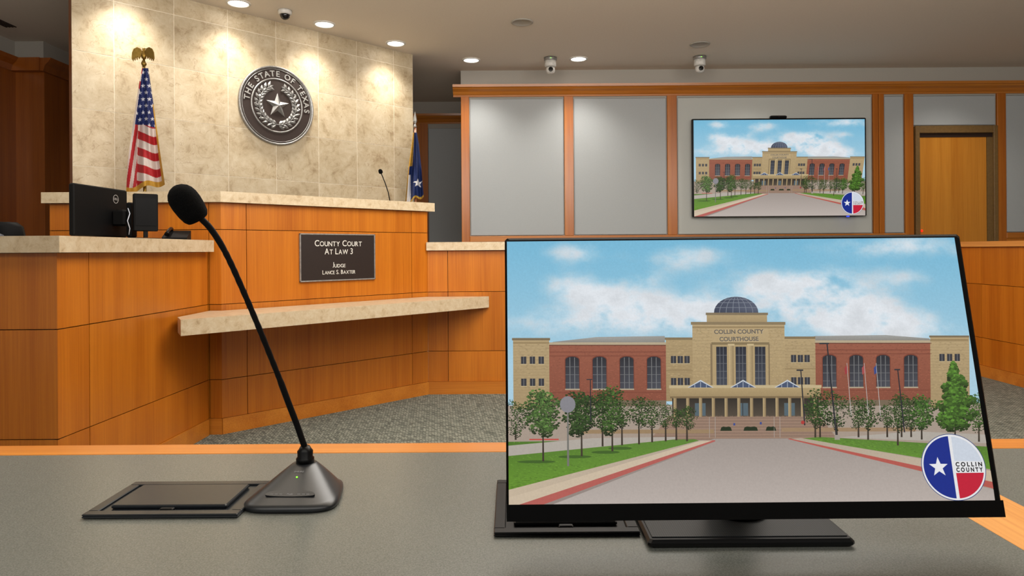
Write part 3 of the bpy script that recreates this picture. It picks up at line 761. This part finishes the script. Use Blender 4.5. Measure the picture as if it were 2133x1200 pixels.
# road and lawns
poly([(1480, 907), (1635, 907), (2066, 1014), (2066, 1047), (1085, 1047)], [(160, 149, 142), (160, 149, 142), (178, 167, 160), (188, 177, 170), (188, 177, 170)], 12)
poly([(1057, 912), (1440, 908), (1450, 911), (1057, 1010)], [(78, 116, 40), (88, 126, 50), (96, 134, 54), (104, 148, 46)], 12)
poly([(1660, 907), (1700, 904), (2060, 925), (2060, 972)], [(96, 134, 54), (90, 126, 50), (84, 124, 44), (102, 146, 48)], 12)
for i in range(900):
    t_ = rnd.random(); y = 912+t_*95; xm = 1057+(1-(y-911)/99)*393; x = 1057+rnd.random()*(xm-1057-4); kk = .82+rnd.random()*.34; w_ = 3+t_*5
    poly([(x, y), (x+w_, y), (x+w_*.8, y+1.3)], (98*kk, 138*kk, 48*kk), 12.3)
for i in range(700):
    x = 1690+rnd.random()*360; ya = 905+(x-1700)*.056; yb_ = 908+(x-1660)*.16; y = ya+1+rnd.random()*(yb_-ya-3); kk = .82+rnd.random()*.34
    poly([(x, y), (x+5, y), (x+4, y+1.2)], (96*kk, 136*kk, 48*kk), 12.3)
poly([(1057, 1010), (1448, 911), (1480, 910), (1057, 1042)], [(200, 182, 158), (178, 163, 146), (178, 163, 146), (200, 182, 158)], 12.5)
poly([(1635, 908), (1660, 906), (2066, 975), (2066, 1004)], [(178, 163, 146), (178, 163, 146), (200, 182, 158), (200, 182, 158)], 12.5)
poly([(1057, 1030), (1452, 912), (1482, 910), (1482, 913), (1110, 1047), (1057, 1047)], [(182, 96, 88)]*6, 13)
poly([(1057, 1026), (1450, 912), (1476, 911), (1076, 1041), (1057, 1047)], [(206, 188, 164)]*5, 13.5)
poly([(1480, 913), (1484, 912), (1130, 1047), (1110, 1047)], (150, 137, 130), 13.2)
poly([(1632, 908), (1637, 907), (2066, 998), (2066, 1012)], [(182, 90, 80)]*4, 13)
poly([(1057, 920), (1230, 905), (1400, 903), (1400, 908), (1057, 941)], (178, 170, 160), 12.8)
poly([(1740, 905), (1900, 893), (2058, 900), (2058, 918)], (178, 170, 160), 12.8)
rect(1100, 906, 1160, 909, (190, 84, 74), 13)
for cx, w_, yb_ in ((1128, 80, 953), (1207, 70, 943), (1270, 60, 934), (1300, 50, 926)):
    poly([(cx+w_*.5*math.cos(i*.5236)-14, yb_+3.2*math.sin(i*.5236)) for i in range(12)], (66, 98, 38), 13)
# trees
def tree(cx, y0, y1, w, tb, col=(52, 80, 38), n_=420, L_=14, cone=False):
    poly([(cx-1.3, y1-14), (cx+1.3, y1-14), (cx+2, tb), (cx-2, tb)], (62, 52, 42), L_)
    pts = []
    nb = 15
    lob = []
    for i in range(nb):
        v = .06+.86*i/(nb-1)
        hw = w/2*((v**.75*(1.05 if v < .85 else .8)) if cone else (math.sin(math.pi*min(1, (.14+v*.8)))**.65))
        lob.append((cx+(rnd.random()*2-1)*hw*(.4 if cone else .5), y0+(y1-y0)*v, hw*(.65+.3*rnd.random()), (y1-y0)*(.09 if cone else .15)))
    for i in range(n_):
        lx, ly, lw, lh = lob[i % nb]
        a_ = rnd.random()*6.283; q = rnd.random()**.55
        x = lx+math.cos(a_)*lw*q; y = ly+math.sin(a_)*lh*q
        up_ = (math.sin(a_)*q+1)/2
        pts.append((x, y, up_))
    pts.sort(key=lambda p_: -p_[2]+.5*rnd.random())
    for i, (x, y, up_) in enumerate(pts):
        r = max(1.1, w*.028*(.6+rnd.random()*.9)); k_ = (1.22-.8*up_)*(.65+.6*rnd.random())
        c = (min(255, col[0]*k_*1.05), min(255, col[1]*k_), min(255, col[2]*k_*.9)); a0_ = rnd.random()*6
        poly([(x+r*(.7+.7*rnd.random())*math.cos(a0_+q*2*math.pi/5), y+r*.7*(.7+.7*rnd.random())*math.sin(a0_+q*2*math.pi/5)) for q in range(5)], c, L_+.2+1.2*i/n_)
for a in ((1072, 830, 900, 46, 908), (1250, 808, 882, 50, 922), (1290, 828, 885, 44, 920), (1325, 822, 882, 48, 918), (1352, 828, 884, 44, 914), (1380, 838, 884, 32, 912), (1402, 846, 884, 28, 910), (1424, 842, 886, 40, 912)): tree(*a)
tree(1128, 812, 898, 78, 952, (72, 104, 56), 1300, 16); tree(1207, 815, 898, 76, 942, (48, 74, 36), 1200, 16); tree(1270, 806, 895, 66, 932, (58, 88, 42), 1000, 15.5)
for a in ((1700, 810, 880, 60, 905), (1735, 815, 886, 50, 908), (1780, 825, 886, 44, 905), (1840, 840, 884, 36, 905), (1870, 820, 886, 46, 905), (1890, 830, 890, 40, 905)): tree(*a)
tree(1690, 830, 884, 44, 905); tree(1862, 818, 892, 44, 922); tree(1800, 830, 888, 50, 910)
tree(1912, 822, 888, 58, 910, (62, 98, 44), 900, 16); tree(1982, 754, 892, 108, 912, (66, 104, 42), 3000, 17, True); tree(2032, 818, 892, 44, 915, (62, 98, 42), 600, 17)
# posts, lamps, flags
def post(x0, y0, x1, y1, w, c, L_=19): poly([(x0-w, y0), (x0+w, y0), (x1+w*1.3, y1), (x1-w*1.3, y1)], c, L_)
post(1179, 850, 1179, 962, 1.6, (120, 118, 112)); poly([(1179+16*math.cos(i*math.pi/8), 836+17*math.sin(i*math.pi/8)) for i in range(16)], (136, 134, 140), 19.5)
post(1716, 712, 1734, 905, 1.3, (44, 44, 50)); rect(1700, 710, 1720, 713, (50, 50, 56), 19.5); rect(1730, 900, 1741, 910, (160, 150, 140), 19.6)
post(1661, 767, 1668, 880, 1.1, (44, 44, 50)); rect(1652, 765, 1666, 768, (50, 50, 56), 19.5)
post(1863, 765, 1876, 895, 1.1, (44, 44, 50)); rect(1856, 764, 1868, 767, (50, 50, 56), 19.5)
post(1226, 786, 1226, 870, .9, (44, 44, 50)); rect(1218, 784, 1230, 786, (50, 50, 56), 19.5)
for x, c in ((1757, (160, 60, 64)), (1793, (170, 80, 80)), (1818, (60, 76, 136))):
    post(x, 752, x+8, 860, .45, (190, 186, 182)); poly([(x, 756), (x-5, 762), (x-4, 776), (x+1, 772)], c, 19.5)
poly([(1664+4*math.cos(i*math.pi/4+.39), 874+4*math.sin(i*math.pi/4+.39)) for i in range(8)], (176, 60, 56), 19.5)
# lettering on the building
def rtext(s, u0, v0, size, col, L_, bold, width=None, sx=1):
    v, f = glyphs(s, size, bold, 0, sx); o = len(PV)
    if width:
        w_ = max(p[0] for p in v)-min(p[0] for p in v); m_ = (max(p[0] for p in v)+min(p[0] for p in v))/2
        v = [((p[0]-m_)*width/w_, p[1], 0) for p in v]
    for p in v: PV.append((u0+p[0], v0-p[1], L_)); PC.append(s2l(col))
    for q in f: PF.append([i+o for i in q])
for dxy, cc, L_ in ((.0012, (202, 184, 149), 8.8), (0, (108, 99, 88), 9)):
    ua, va = Q(1482, 688); ub, vb = Q(1585, 688)
    rtext('COLLIN COUNTY', (ua+ub)/2+dxy, va+dxy, .0225, cc, L_, .0008, ub-ua)
    ua, va = Q(1493, 703); ub, vb = Q(1574, 703)
    rtext('COURTHOUSE', (ua+ub)/2+dxy, va+dxy, .0225, cc, L_, .0008, ub-ua)
# round logo
cu0, cv0 = Q(1978, 967); LR = .1185
def arcp(r, a0_, a1_, n_=40): return [(cu0+r*math.cos(a0_+(a1_-a0_)*i/n_), cv0-r*math.sin(a0_+(a1_-a0_)*i/n_)) for i in range(n_+1)]
PI = math.pi
poly(arcp(LR, 0, 2*PI, 72)[:-1], (232, 232, 234), 21, True)
r_ = LR*.93
poly(arcp(r_, PI/2+.045, 3*PI/2-.045), (22, 44, 138), 22, True)
poly(arcp(r_, -PI/2+.06, -.19)+[(cu0+.006, cv0+.021)], (196, 30, 56), 22, True)
poly(arcp(r_*.985, .18, PI/2-.06)+[(cu0+.006, cv0-.021)], (206, 214, 226), 22, True)
rim_o = arcp(LR, 0, 2*PI, 72); rim_i = arcp(LR*.98, 0, 2*PI, 72)
for i in range(72): poly([rim_o[i], rim_o[i+1], rim_i[i+1], rim_i[i]], (50, 66, 120), 23, True)
su, sv = cu0-.055, cv0
poly([(su+(.036 if i % 2 == 0 else .0145)*math.cos(PI/2+i*PI/5), sv-(.036 if i % 2 == 0 else .0145)*math.sin(PI/2+i*PI/5)) for i in range(10)], (236, 236, 240), 24, True)
rtext('C O L L I N', cu0+.0575, cv0-.0085, .0205, (16, 16, 20), 25, .0009, .098); rtext('C O U N T Y', cu0+.0575, cv0+.0105, .0205, (16, 16, 20), 25, .0009, .098)
def picture(name, M, height, parent, dz, mt):
    mb = MB(); mb.c = PC
    mb.add([(u*height, -v*height, .0002+L_*dz) for u, v, L_ in PV], PF, mt, M)
    return mb.obj(name, parent, fixn=False)

# ================= TELEVISION =================
TD = 8.33; a = W(1441, 246, TD); b = W(1805, 451, TD)
tvW = b.x-a.x; tvH = tvW*.5635; cz = (a.z+b.z)/2; tx0 = a.x; tz0 = cz-tvH/2
tv = thing('wall_television', 'large black wall-mounted flat television showing a courthouse photo', 'television', (tx0+tvW/2, TD, tz0))
MB().box(tx0, tx0+tvW, TD, TD+.05, tz0, tz0+tvH, M_BLACK, bev=.006).obj('housing', tv)
MB().box(tx0+tvW*.35, tx0+tvW*.65, TD+.051, WY-.021, tz0+tvH*.3, tz0+tvH*.7, M_BLACKM).obj('wall_mount', tv)
MT = Matrix.Translation((tx0+.018, TD-.001, tz0+tvH-.018)) @ Matrix.Rotation(math.pi/2, 4, 'X')
picture('display', MT, (tvW-.036)/(16/9), tv, .0002, M_SCR2)
bb = W(1767, 451, TD); MB().box(bb.x-.014, bb.x+.014, TD+.0, TD+.03, tz0-.012, tz0-.001, M_BLUE, bev=.003).obj('indicator_light', tv)
bb = W(1622, 241, TD)
o = MB().box(bb.x-.1, bb.x+.1, TD+.0, TD+.05, tz0+tvH+.001, tz0+tvH+.035, M_BLACK, bev=.008).box(bb.x-.012, bb.x+.012, TD-.004, TD, tz0+tvH+.008, tz0+tvH+.028, M_DARKGL, bev=.003).obj('webcam')
tag(o, 'slim black webcam bar on top of the wall television', 'camera')

# ================= FOREGROUND DESK =================
DZ = .76
dk = thing('courtroom_desk', 'dark grey laminate counsel desk with honey wood edging', 'desk', (0, .8, 0))
yf = 1.152; yo = 1.212
MB().box(-1.6, .571, .05, yf, DZ-.03, DZ, M_DESK).box(.667, 2.2, .05, yf, DZ-.03, DZ, M_DESK).obj('desktop', dk)
mb = MB(); mb.box(-1.6, 2.2, yf, yo, DZ-.04, DZ+.0003, M_WOODX, bev=.003); mb.box(.571, .667, .05, yf, DZ-.04, DZ+.0003, M_WOODY)
mb.obj('wood_edging', dk)
mb = MB(); mb.box(-1.6, 2.2, 1.12, 1.15, 0, DZ-.04, M_WOOD); mb.box(-1.6, -1.56, .1, 1.12, 0, DZ-.03, M_WOOD); mb.box(2.16, 2.2, .1, 1.12, 0, DZ-.03, M_WOOD); mb.obj('desk_panel', dk)

# cable boxes
def cablebox(x0, x1, y0, y1, lab, m):
    t = thing('desk_power_box', lab, 'power box', ((x0+x1)/2, (y0+y1)/2, DZ), 'flush desk power boxes')
    z = DZ+.0008
    w = .014
    mb = MB()
    mb.box(x0, x1, y0, y1, z, z+.003, m, bev=.0012)
    for A_ in ((x0, x1, y0, y0+w), (x0, x1, y1-w, y1), (x0, x0+w, y0+w, y1-w), (x1-w, x1, y0+w, y1-w)): mb.box(A_[0], A_[1], A_[2], A_[3], z+.003, z+.0055, m, bev=.001)
    mb.obj('frame', t)
    mb = MB(); mb.box(x0+.024, x1-.024, y0+.024, y1-.022, z+.0032, z+.0085, m, bev=.0015)
    mb.obj('lid', t)
    cx = (x0+x1)/2
    MB().box(cx-.009, cx+.009, y0+.0165, y0+.0235, z+.0032, z+.0062, M_BLACK, bev=.001).obj('finger_notch', t)
cablebox(-.553, -.353, .872, .998, 'charcoal flush power box with closed lid beside the microphone', M_PLATE)
cablebox(-.024, .150, .808, .995, 'black flush power box partly under the monitor', M_BLACK)

# ================= MONITOR =================
mW = .5455; mx0 = -.008; yb = .747; zb = .8035; tilt = math.radians(12.6); mH = .3195
MM = Matrix.Translation((mx0, yb, zb)) @ Matrix.Rotation(math.radians(-.12), 4, 'Y') @ Matrix.Rotation(math.pi/2-tilt, 4, 'X')
mon = thing('computer_monitor', 'black widescreen monitor on flat stand showing a courthouse photo', 'monitor', (.27, .87, DZ))
mb = MB(); mb.box(0, mW, 0, mH, -.02, 0, M_CHIN, MM, .003)
mb.box(.03, mW-.03, .03, mH-.03, -.045, -.02, M_BLACKM, MM, .01)
mb.box(0, mW, 0, .0175, 0, .0012, M_CHIN, MM)
mb.obj('housing', mon)
MD = MM @ Matrix.Translation((.0026, mH-.0048, .0002))
picture('display', MD, (mW-.0026-.0085)/(16/9), mon, .00003, M_SCR)
b0 = G(1350, 1145, DZ); b1 = G(1780, 1143, DZ)
bx0, bx1, by = b0.x, b1.x+.002, b0.y
def perf():
    m, nt, b = newmat('perforated_black'); N = nt.nodes; L = nt.links
    tc = N.new('ShaderNodeTexCoord'); v = N.new('ShaderNodeTexVoronoi'); v.inputs['Scale'].default_value = 380; v.inputs['Randomness'].default_value = .1
    L.new(tc.outputs['Object'], v.inputs['Vector']); r = N.new('ShaderNodeValToRGB')
    r.color_ramp.elements[0].color = (.001, .001, .001, 1); r.color_ramp.elements[0].position = .3; r.color_ramp.elements[1].color = (.02, .022, .024, 1); r.color_ramp.elements[1].position = .45
    L.new(v.outputs['Distance'], r.inputs['Fac']); L.new(r.outputs['Color'], b.inputs['Base Color']); b.inputs['Roughness'].default_value = .35; b.inputs['Specular IOR Level'].default_value = .2
    return m
M_PERF = perf()
mb = MB(); mb.box(bx0, bx1, by, by+.17, DZ+.0008, DZ+.010, M_BLACK, bev=.003)
mb.box(bx0+.006, bx1-.006, by+.008, by+.164, DZ+.010, DZ+.0112, M_PERF)
mb.obj('stand_base', mon)
cx = .27
T = Matrix.Translation((cx+.01, by+.085, DZ+.0113))
mb = MB(); mb.lathe([(.036, 0), (.036, .006), (.03, .012), (.026, .014)], M_BLACK, T, 36)
mb.box(cx-.022, cx+.042, by+.095, by+.118, DZ+.02, 1.0, M_BLACKM, bev=.006)
mb.box(cx-.03, cx+.05, by+.045, by+.1, .93, .99, M_BLACKM, bev=.006)
mb.obj('stand_neck', mon)

# ================= MICROPHONE =================
mic = thing('gooseneck_microphone', 'black gooseneck desk microphone with foam windscreen on wedge base', 'microphone', (-.29, .94, DZ))
f0 = G(505, 1072, DZ); f1 = G(702, 1066, DZ)
hw = (f1.x-f0.x)/2*.97; cxf = (f0.x+f1.x)/2-.006
ap = (-.2965, .972); ybase = f0.y; cyc = ybase+.062
def sring(cx, cy, a, bf, bb_, z, p, n_=72, taper=0):
    r = []
    for i in range(n_):
        t_ = 2*math.pi*i/n_; c, s = math.cos(t_), math.sin(t_)
        x = abs(c)**(2/p)*math.copysign(1, c); y = abs(s)**(2/p)*math.copysign(1, s)
        yy = y*(bb_ if y > 0 else bf)
        r.append((cx+x*a*(1-taper*max(-1, y)*.5), cy+yy, z))
    return r
mb = MB()
rings = [sring(cxf, cyc, hw*.98, .061, .060, DZ+.0008, 4, taper=.3), sring(cxf, cyc, hw, .062, .062, DZ+.003, 4, taper=.3), sring(cxf, cyc, hw*.995, .0615, .0615, DZ+.0070, 4, taper=.3)]
for i in range(1, 21):
    h_ = i/20; s = (1-h_)**.9; e = 1-s
    a = hw*.97*s+.0155*e; bf = .059*s+.013*e; bb2 = .059*s+.013*e
    cx_ = cxf*s+ap[0]*e; cy_ = cyc*s+ap[1]*e
    rings.append(sring(cx_, cy_, a, bf, bb2, DZ+.0085+.0325*h_, 3.4-1.3*e, taper=.3*s))
mb.loft(rings, M_MICB, None, True); mb.obj('base', mic)
T = Matrix.Translation((ap[0], ap[1], 0))
MB().lathe([(.0125, DZ+.0412), (.0125, DZ+.047), (.0105, DZ+.049), (.011, DZ+.057), (.0085, DZ+.060), (.0065, DZ+.064)], M_BLACK, T, 28).obj('collar', mic)
npts = [(637, 941, .972), (632, 925, .97), (618, 885, .96), (600, 838, .948), (582, 790, .936), (562, 740, .922), (541, 688, .908), (520, 638, .895), (500, 592, .882), (482, 552, .87), (465, 518, .86), (448, 490, .85), (433, 470, .842), (421, 458, .836), (410, 446, .83)]
P3 = [W(*p) for p in npts]
P3[0] = Vector((ap[0], ap[1], DZ+.0642))
fine = []
for i in range(len(P3)-1):
    p0, p1, p2, p3 = P3[max(i-1, 0)], P3[i], P3[i+1], P3[min(i+2, len(P3)-1)]
    for s in range(6):
        t_ = s/6; fine.append(.5*((2*p1)+(p2-p0)*t_+(2*p0-5*p1+4*p2-p3)*t_*t_+(3*p1-p0-3*p2+p3)*t_**3))
fine.append(P3[-1]); nn = len(fine)
mb = MB(); mb.tube(fine, [.0043 if i < nn*.28 else (.0037+.0002*math.sin(i*2.1) if i < nn*.72 else .0039) for i in range(nn)], M_BLACKM, 14); mb.obj('gooseneck', mic)
hc = W(388, 423, .825); dirv = (W(372, 399, .815)-W(408, 450, .832)).normalized()
q = Vector((0, 0, 1)).rotation_difference(dirv).to_matrix().to_4x4()
T = Matrix.Translation(hc) @ q @ Matrix.Scale(.83, 4)
prof = [(.0095, -.0295), (.0155, -.028), (.0185, -.023), (.0205, -.013), (.0213, 0), (.0208, .009), (.019, .016), (.0155, .022), (.010, .0265), (.004, .0288), (.0005, .029)]
MB().lathe(prof, M_FOAM, T, 40).obj('windscreen', mic)
fl = [(Vector((sum(p[0] for p in r)/len(r), min(p[1] for p in r), r[0][2]))) for r in rings[2:]]
def slope(fr, w_=0):   # frame lying on the front slope at a height fraction
    z = DZ+.0085+.0325*fr
    for i in range(len(fl)-1):
        if fl[i].z <= z <= fl[i+1].z:
            t_ = (z-fl[i].z)/(fl[i+1].z-fl[i].z); P = fl[i].lerp(fl[i+1], t_); up_ = (fl[i+1]-fl[i]).normalized()
            nn_ = Vector((1, 0, 0)).cross(up_).normalized(); r_2 = up_.cross(nn_).normalized()
            return Matrix(((r_2.x, up_.x, nn_.x, P.x), (r_2.y, up_.y, nn_.y, P.y), (r_2.z, up_.z, nn_.z, P.z), (0, 0, 0, 1)))
v, f = glyphs('SHURE', .0046, 0); MB().add([(p[0], p[1], .0007) for p in v], f, M_MARK, slope(.83)).obj('lettering', mic, fixn=False)
MB().lathe([(.0011, 0), (.0011, .0010), (.0005, .0013)], M_GREEN, slope(.70), 16).obj('indicator_light', mic)
MK2 = slope(.28)
pts = [(.033*math.cos(a), .0075*abs(math.sin(a))**.8*math.copysign(1, math.sin(a))*(1 if math.sin(a) > 0 else .5)) for a in [i*math.pi/24 for i in range(48)]]
mb = MB(); mb.add([(x, y, z) for z in (-.001, .0011) for x, y in pts], [list(range(48, 96))]+[(i, (i+1) % 48, (i+1) % 48+48, i+48) for i in range(48)], M_MICB, MK2)
v, f = glyphs('Push', .0042, 0); mb.add([(p[0], p[1], .0013) for p in v], f, M_MARK, MK2)
for s in (-1, 1):
    for i in range(3): mb.add([(s*(.010+i*.006), -.0003, .0013), (s*(.014+i*.006), -.0003, .0013), (s*(.014+i*.006), .0003, .0013), (s*(.010+i*.006), .0003, .0013)], [(0, 1, 2, 3)], M_MARK, MK2)
mb.obj('talk_button', mic, fixn=False)

# ================= CLERK EQUIPMENT =================
cz_ = 1.1745
cm = thing('office_monitor', 'black office monitor seen from behind on the clerk counter', 'monitor', (-2.15, 3.65, cz_))
MK = frame(-2.205, 3.44, math.radians(88))
MB().box(0, .45, 0, .03, 1.19, 1.457, M_BLACKM, MK, .006).obj('housing', cm)
lg = MK @ Matrix.Translation((.34, -.0012, 1.40)) @ Matrix.Rotation(math.pi/2, 4, 'X')
mb = MB(); rg = [[(r*math.cos(i*math.pi/20), r*math.sin(i*math.pi/20), z) for i in range(40)] for r, z in ((.024, 0), (.024, .001), (.021, .001), (.021, 0))]
mb.loft(rg, M_LETS, lg, False, False); v, f = glyphs('DELL', .0165, .0004); mb.add([(p[0], p[1], .0008) for p in v], f, M_LETS, lg); mb.obj('round_logo', cm, fixn=False)
mb = MB(); mb.box(.30, .38, -.075, -.001, 1.25, 1.34, M_BLACKM, MK, .01); mb.box(.31, .37, -.105, -.076, 1.186, 1.38, M_BLACKM, MK, .006); mb.obj('stand_neck', cm)
MB().box(.2, .45, -.2, .0, cz_, cz_+.01, M_BLACKM, MK, .004).obj('stand_base', cm)
FP = frame(-2.05, 3.70, math.radians(35))
pcb = MB().box(0, .12, 0, .04, 1.22, 1.425, M_BLACKM, FP, .004).box(.01, .11, -.002, 0, 1.25, 1.4, M_BLACK, FP).box(.05, .07, .005, .035, cz_+.0115, 1.22, M_BLACKM, FP).obj('mini_computer')
tag(pcb, 'small black desktop computer mounted behind the office monitor', 'computer')
cb = [W(266, 434, 3.70), W(270, 445, 3.66), W(265, 460, 3.64), W(270, 476, 3.66), W(268, 489, 3.66)]
o = MB().tube(cb, .0022, M_CABLE, 8).obj('white_cable'); tag(o, 'short white cable hanging beside the office monitor', 'cable')
ph = thing('desk_phone', 'black angled desk phone on the clerk counter', 'phone', (-1.9, 3.85, cz_))
Mp = frame(-1.96, 3.82, math.radians(15))
mb = MB(); mb.add([(0, 0, cz_), (.13, 0, cz_), (.13, .12, cz_), (0, .12, cz_), (0, 0, cz_+.012), (.13, 0, cz_+.012), (.13, .12, cz_+.055), (0, .12, cz_+.055)], [(3, 2, 1, 0), (4, 5, 6, 7), (0, 1, 5, 4), (1, 2, 6, 5), (2, 3, 7, 6), (3, 0, 4, 7)], M_BLACKM, Mp); mb.obj('phone_body', ph)
MB().tube([Mp @ Vector((.025, .01, cz_+.03)), Mp @ Vector((.025, .03, cz_+.045)), Mp @ Vector((.025, .09, cz_+.063)), Mp @ Vector((.025, .115, cz_+.062))], [.014, .009, .009, .014], M_BLACK, 10).obj('handset', ph)
# chairs behind clerk counter
def chair(X, Y, top, ang, lab, m, w=.24):
    t = thing('office_chair', lab, 'chair', (X, Y, 0)); M = frame(X, Y, ang)
    mb = MB(); rings = []
    for z, hw_ in ((top-.5, w*.75), (top-.3, w), (top-.12, w*.98), (top-.03, w*.85), (top, w*.6)):
        rings.append([(hw_*math.sin(a)*1.0, .22-.1*math.cos(a)+.0, z) for a in [(-1+2*i/12)*1.2 for i in range(13)]]+[(hw_*math.sin(a), .26-.1*math.cos(a), z) for a in [(1-2*i/12)*1.2 for i in range(13)]])
    mb.loft(rings, m, M, True); mb.obj('backrest', t)
    MB().box(-.24, .24, -.26, .14, .5, .58, m, M, .03).obj('seat', t)
    MB().lathe([(.03, .08), (.03, .5)], M_BLACKM, M, 16).obj('gas_column', t)
    mb = MB()
    for i in range(5):
        A_ = M @ Matrix.Rotation(i*2*math.pi/5, 4, 'Z'); mb.box(.02, .28, -.02, .02, .055, .085, M_BLACKM, A_, .006); mb.lathe([(.025, .0005), (.03, .027), (.025, .054)], M_BLACK, A_ @ Matrix.Translation((.27, 0, 0)), 12)
    mb.obj('wheeled_base', t)
chair(-3.30, 4.30, 1.31, .3, 'black office chair behind the clerk counter', M_BLACKM, .15)
chair(-2.95, 3.42, 1.232, 0, 'grey blue vinyl office chair behind the clerk counter', M_BLUGR, .3)
# small bench microphone
bm_ = thing('bench_microphone', 'slim black gooseneck microphone standing on the judge bench', 'microphone', W(812, 420, 5.35))
p = [W(812, 417, 5.3), W(808, 400, 5.3), W(802, 382, 5.3), (W(794, 362, 5.3))]; p[0].z = 1.4705
X0, Y0 = p[0].x, p[0].y
MB().lathe([(.045, 1.4705), (.045, 1.48), (.02, 1.487)], M_BLACK, Matrix.Translation((X0, Y0, 0)), 24).obj('base', bm_)
p[0].z = 1.4872; MB().tube(p, .004, M_BLACKM, 8).obj('gooseneck', bm_)
q = Vector((0, 0, 1)).rotation_difference((p[3]-p[2]).normalized()).to_matrix().to_4x4()
MB().lathe([(.005, 0), (.015, .006), (.017, .02), (.012, .034), (.002, .039)], M_FOAM, Matrix.Translation(p[3]) @ q, 16).obj('windscreen', bm_)

# ================= LIGHTING =================
def area(name, loc, rot, sx_, sy_, e, col=(1, .955, .89)):
    l = bpy.data.lights.new(name, 'AREA'); l.shape = 'RECTANGLE'; l.size = sx_; l.size_y = sy_; l.energy = e; l.color = col
    o = bpy.data.objects.new(name, l); COL.objects.link(o); o.location = loc; o.rotation_euler = rot
area('room_fill_rear', (0, -1.2, 3.1), (math.radians(50), 0, 0), 5, 1.5, 80)  # unseen fill light added behind the camera, no fixture
area('room_fill_mid', (0.8, 3.4, 3.3), (0, 0, 0), 2.6, 2.0, 135)  # unseen overhead fill, added in place of ceiling lights out of view
area('room_fill_left', (-3.4, 3.0, 3.3), (0, 0, 0), 1.5, 2, 22)  # unseen fill light added to lift the left side
area('ceiling_fill_uplight', (1.0, 1.6, 2.55), (math.radians(180-42), 0, 0), 6, 1.2, 210)  # unseen up-facing light added to brighten the ceiling and back wall
w = bpy.data.worlds.new('World'); scene.world = w; w.use_nodes = True
w.node_tree.nodes['Background'].inputs['Color'].default_value = (1, .97, .92, 1); w.node_tree.nodes['Background'].inputs['Strength'].default_value = .42

# ================= CAMERA =================
cd = bpy.data.cameras.new('Camera'); cam = bpy.data.objects.new('Camera', cd); COL.objects.link(cam)
cd.sensor_width = 36; cd.lens = F/2133*36; cd.shift_y = -(600-HOR)/2133; cd.clip_start = .02
cam.matrix_world = Matrix.Translation((0, 0, CZ)) @ Matrix.Rotation(math.pi/2, 4, 'X') @ Matrix.Rotation(-ROLL, 4, 'Z')
scene.camera = cam
scene.view_settings.view_transform = 'Standard'
scene.view_settings.look = 'None'
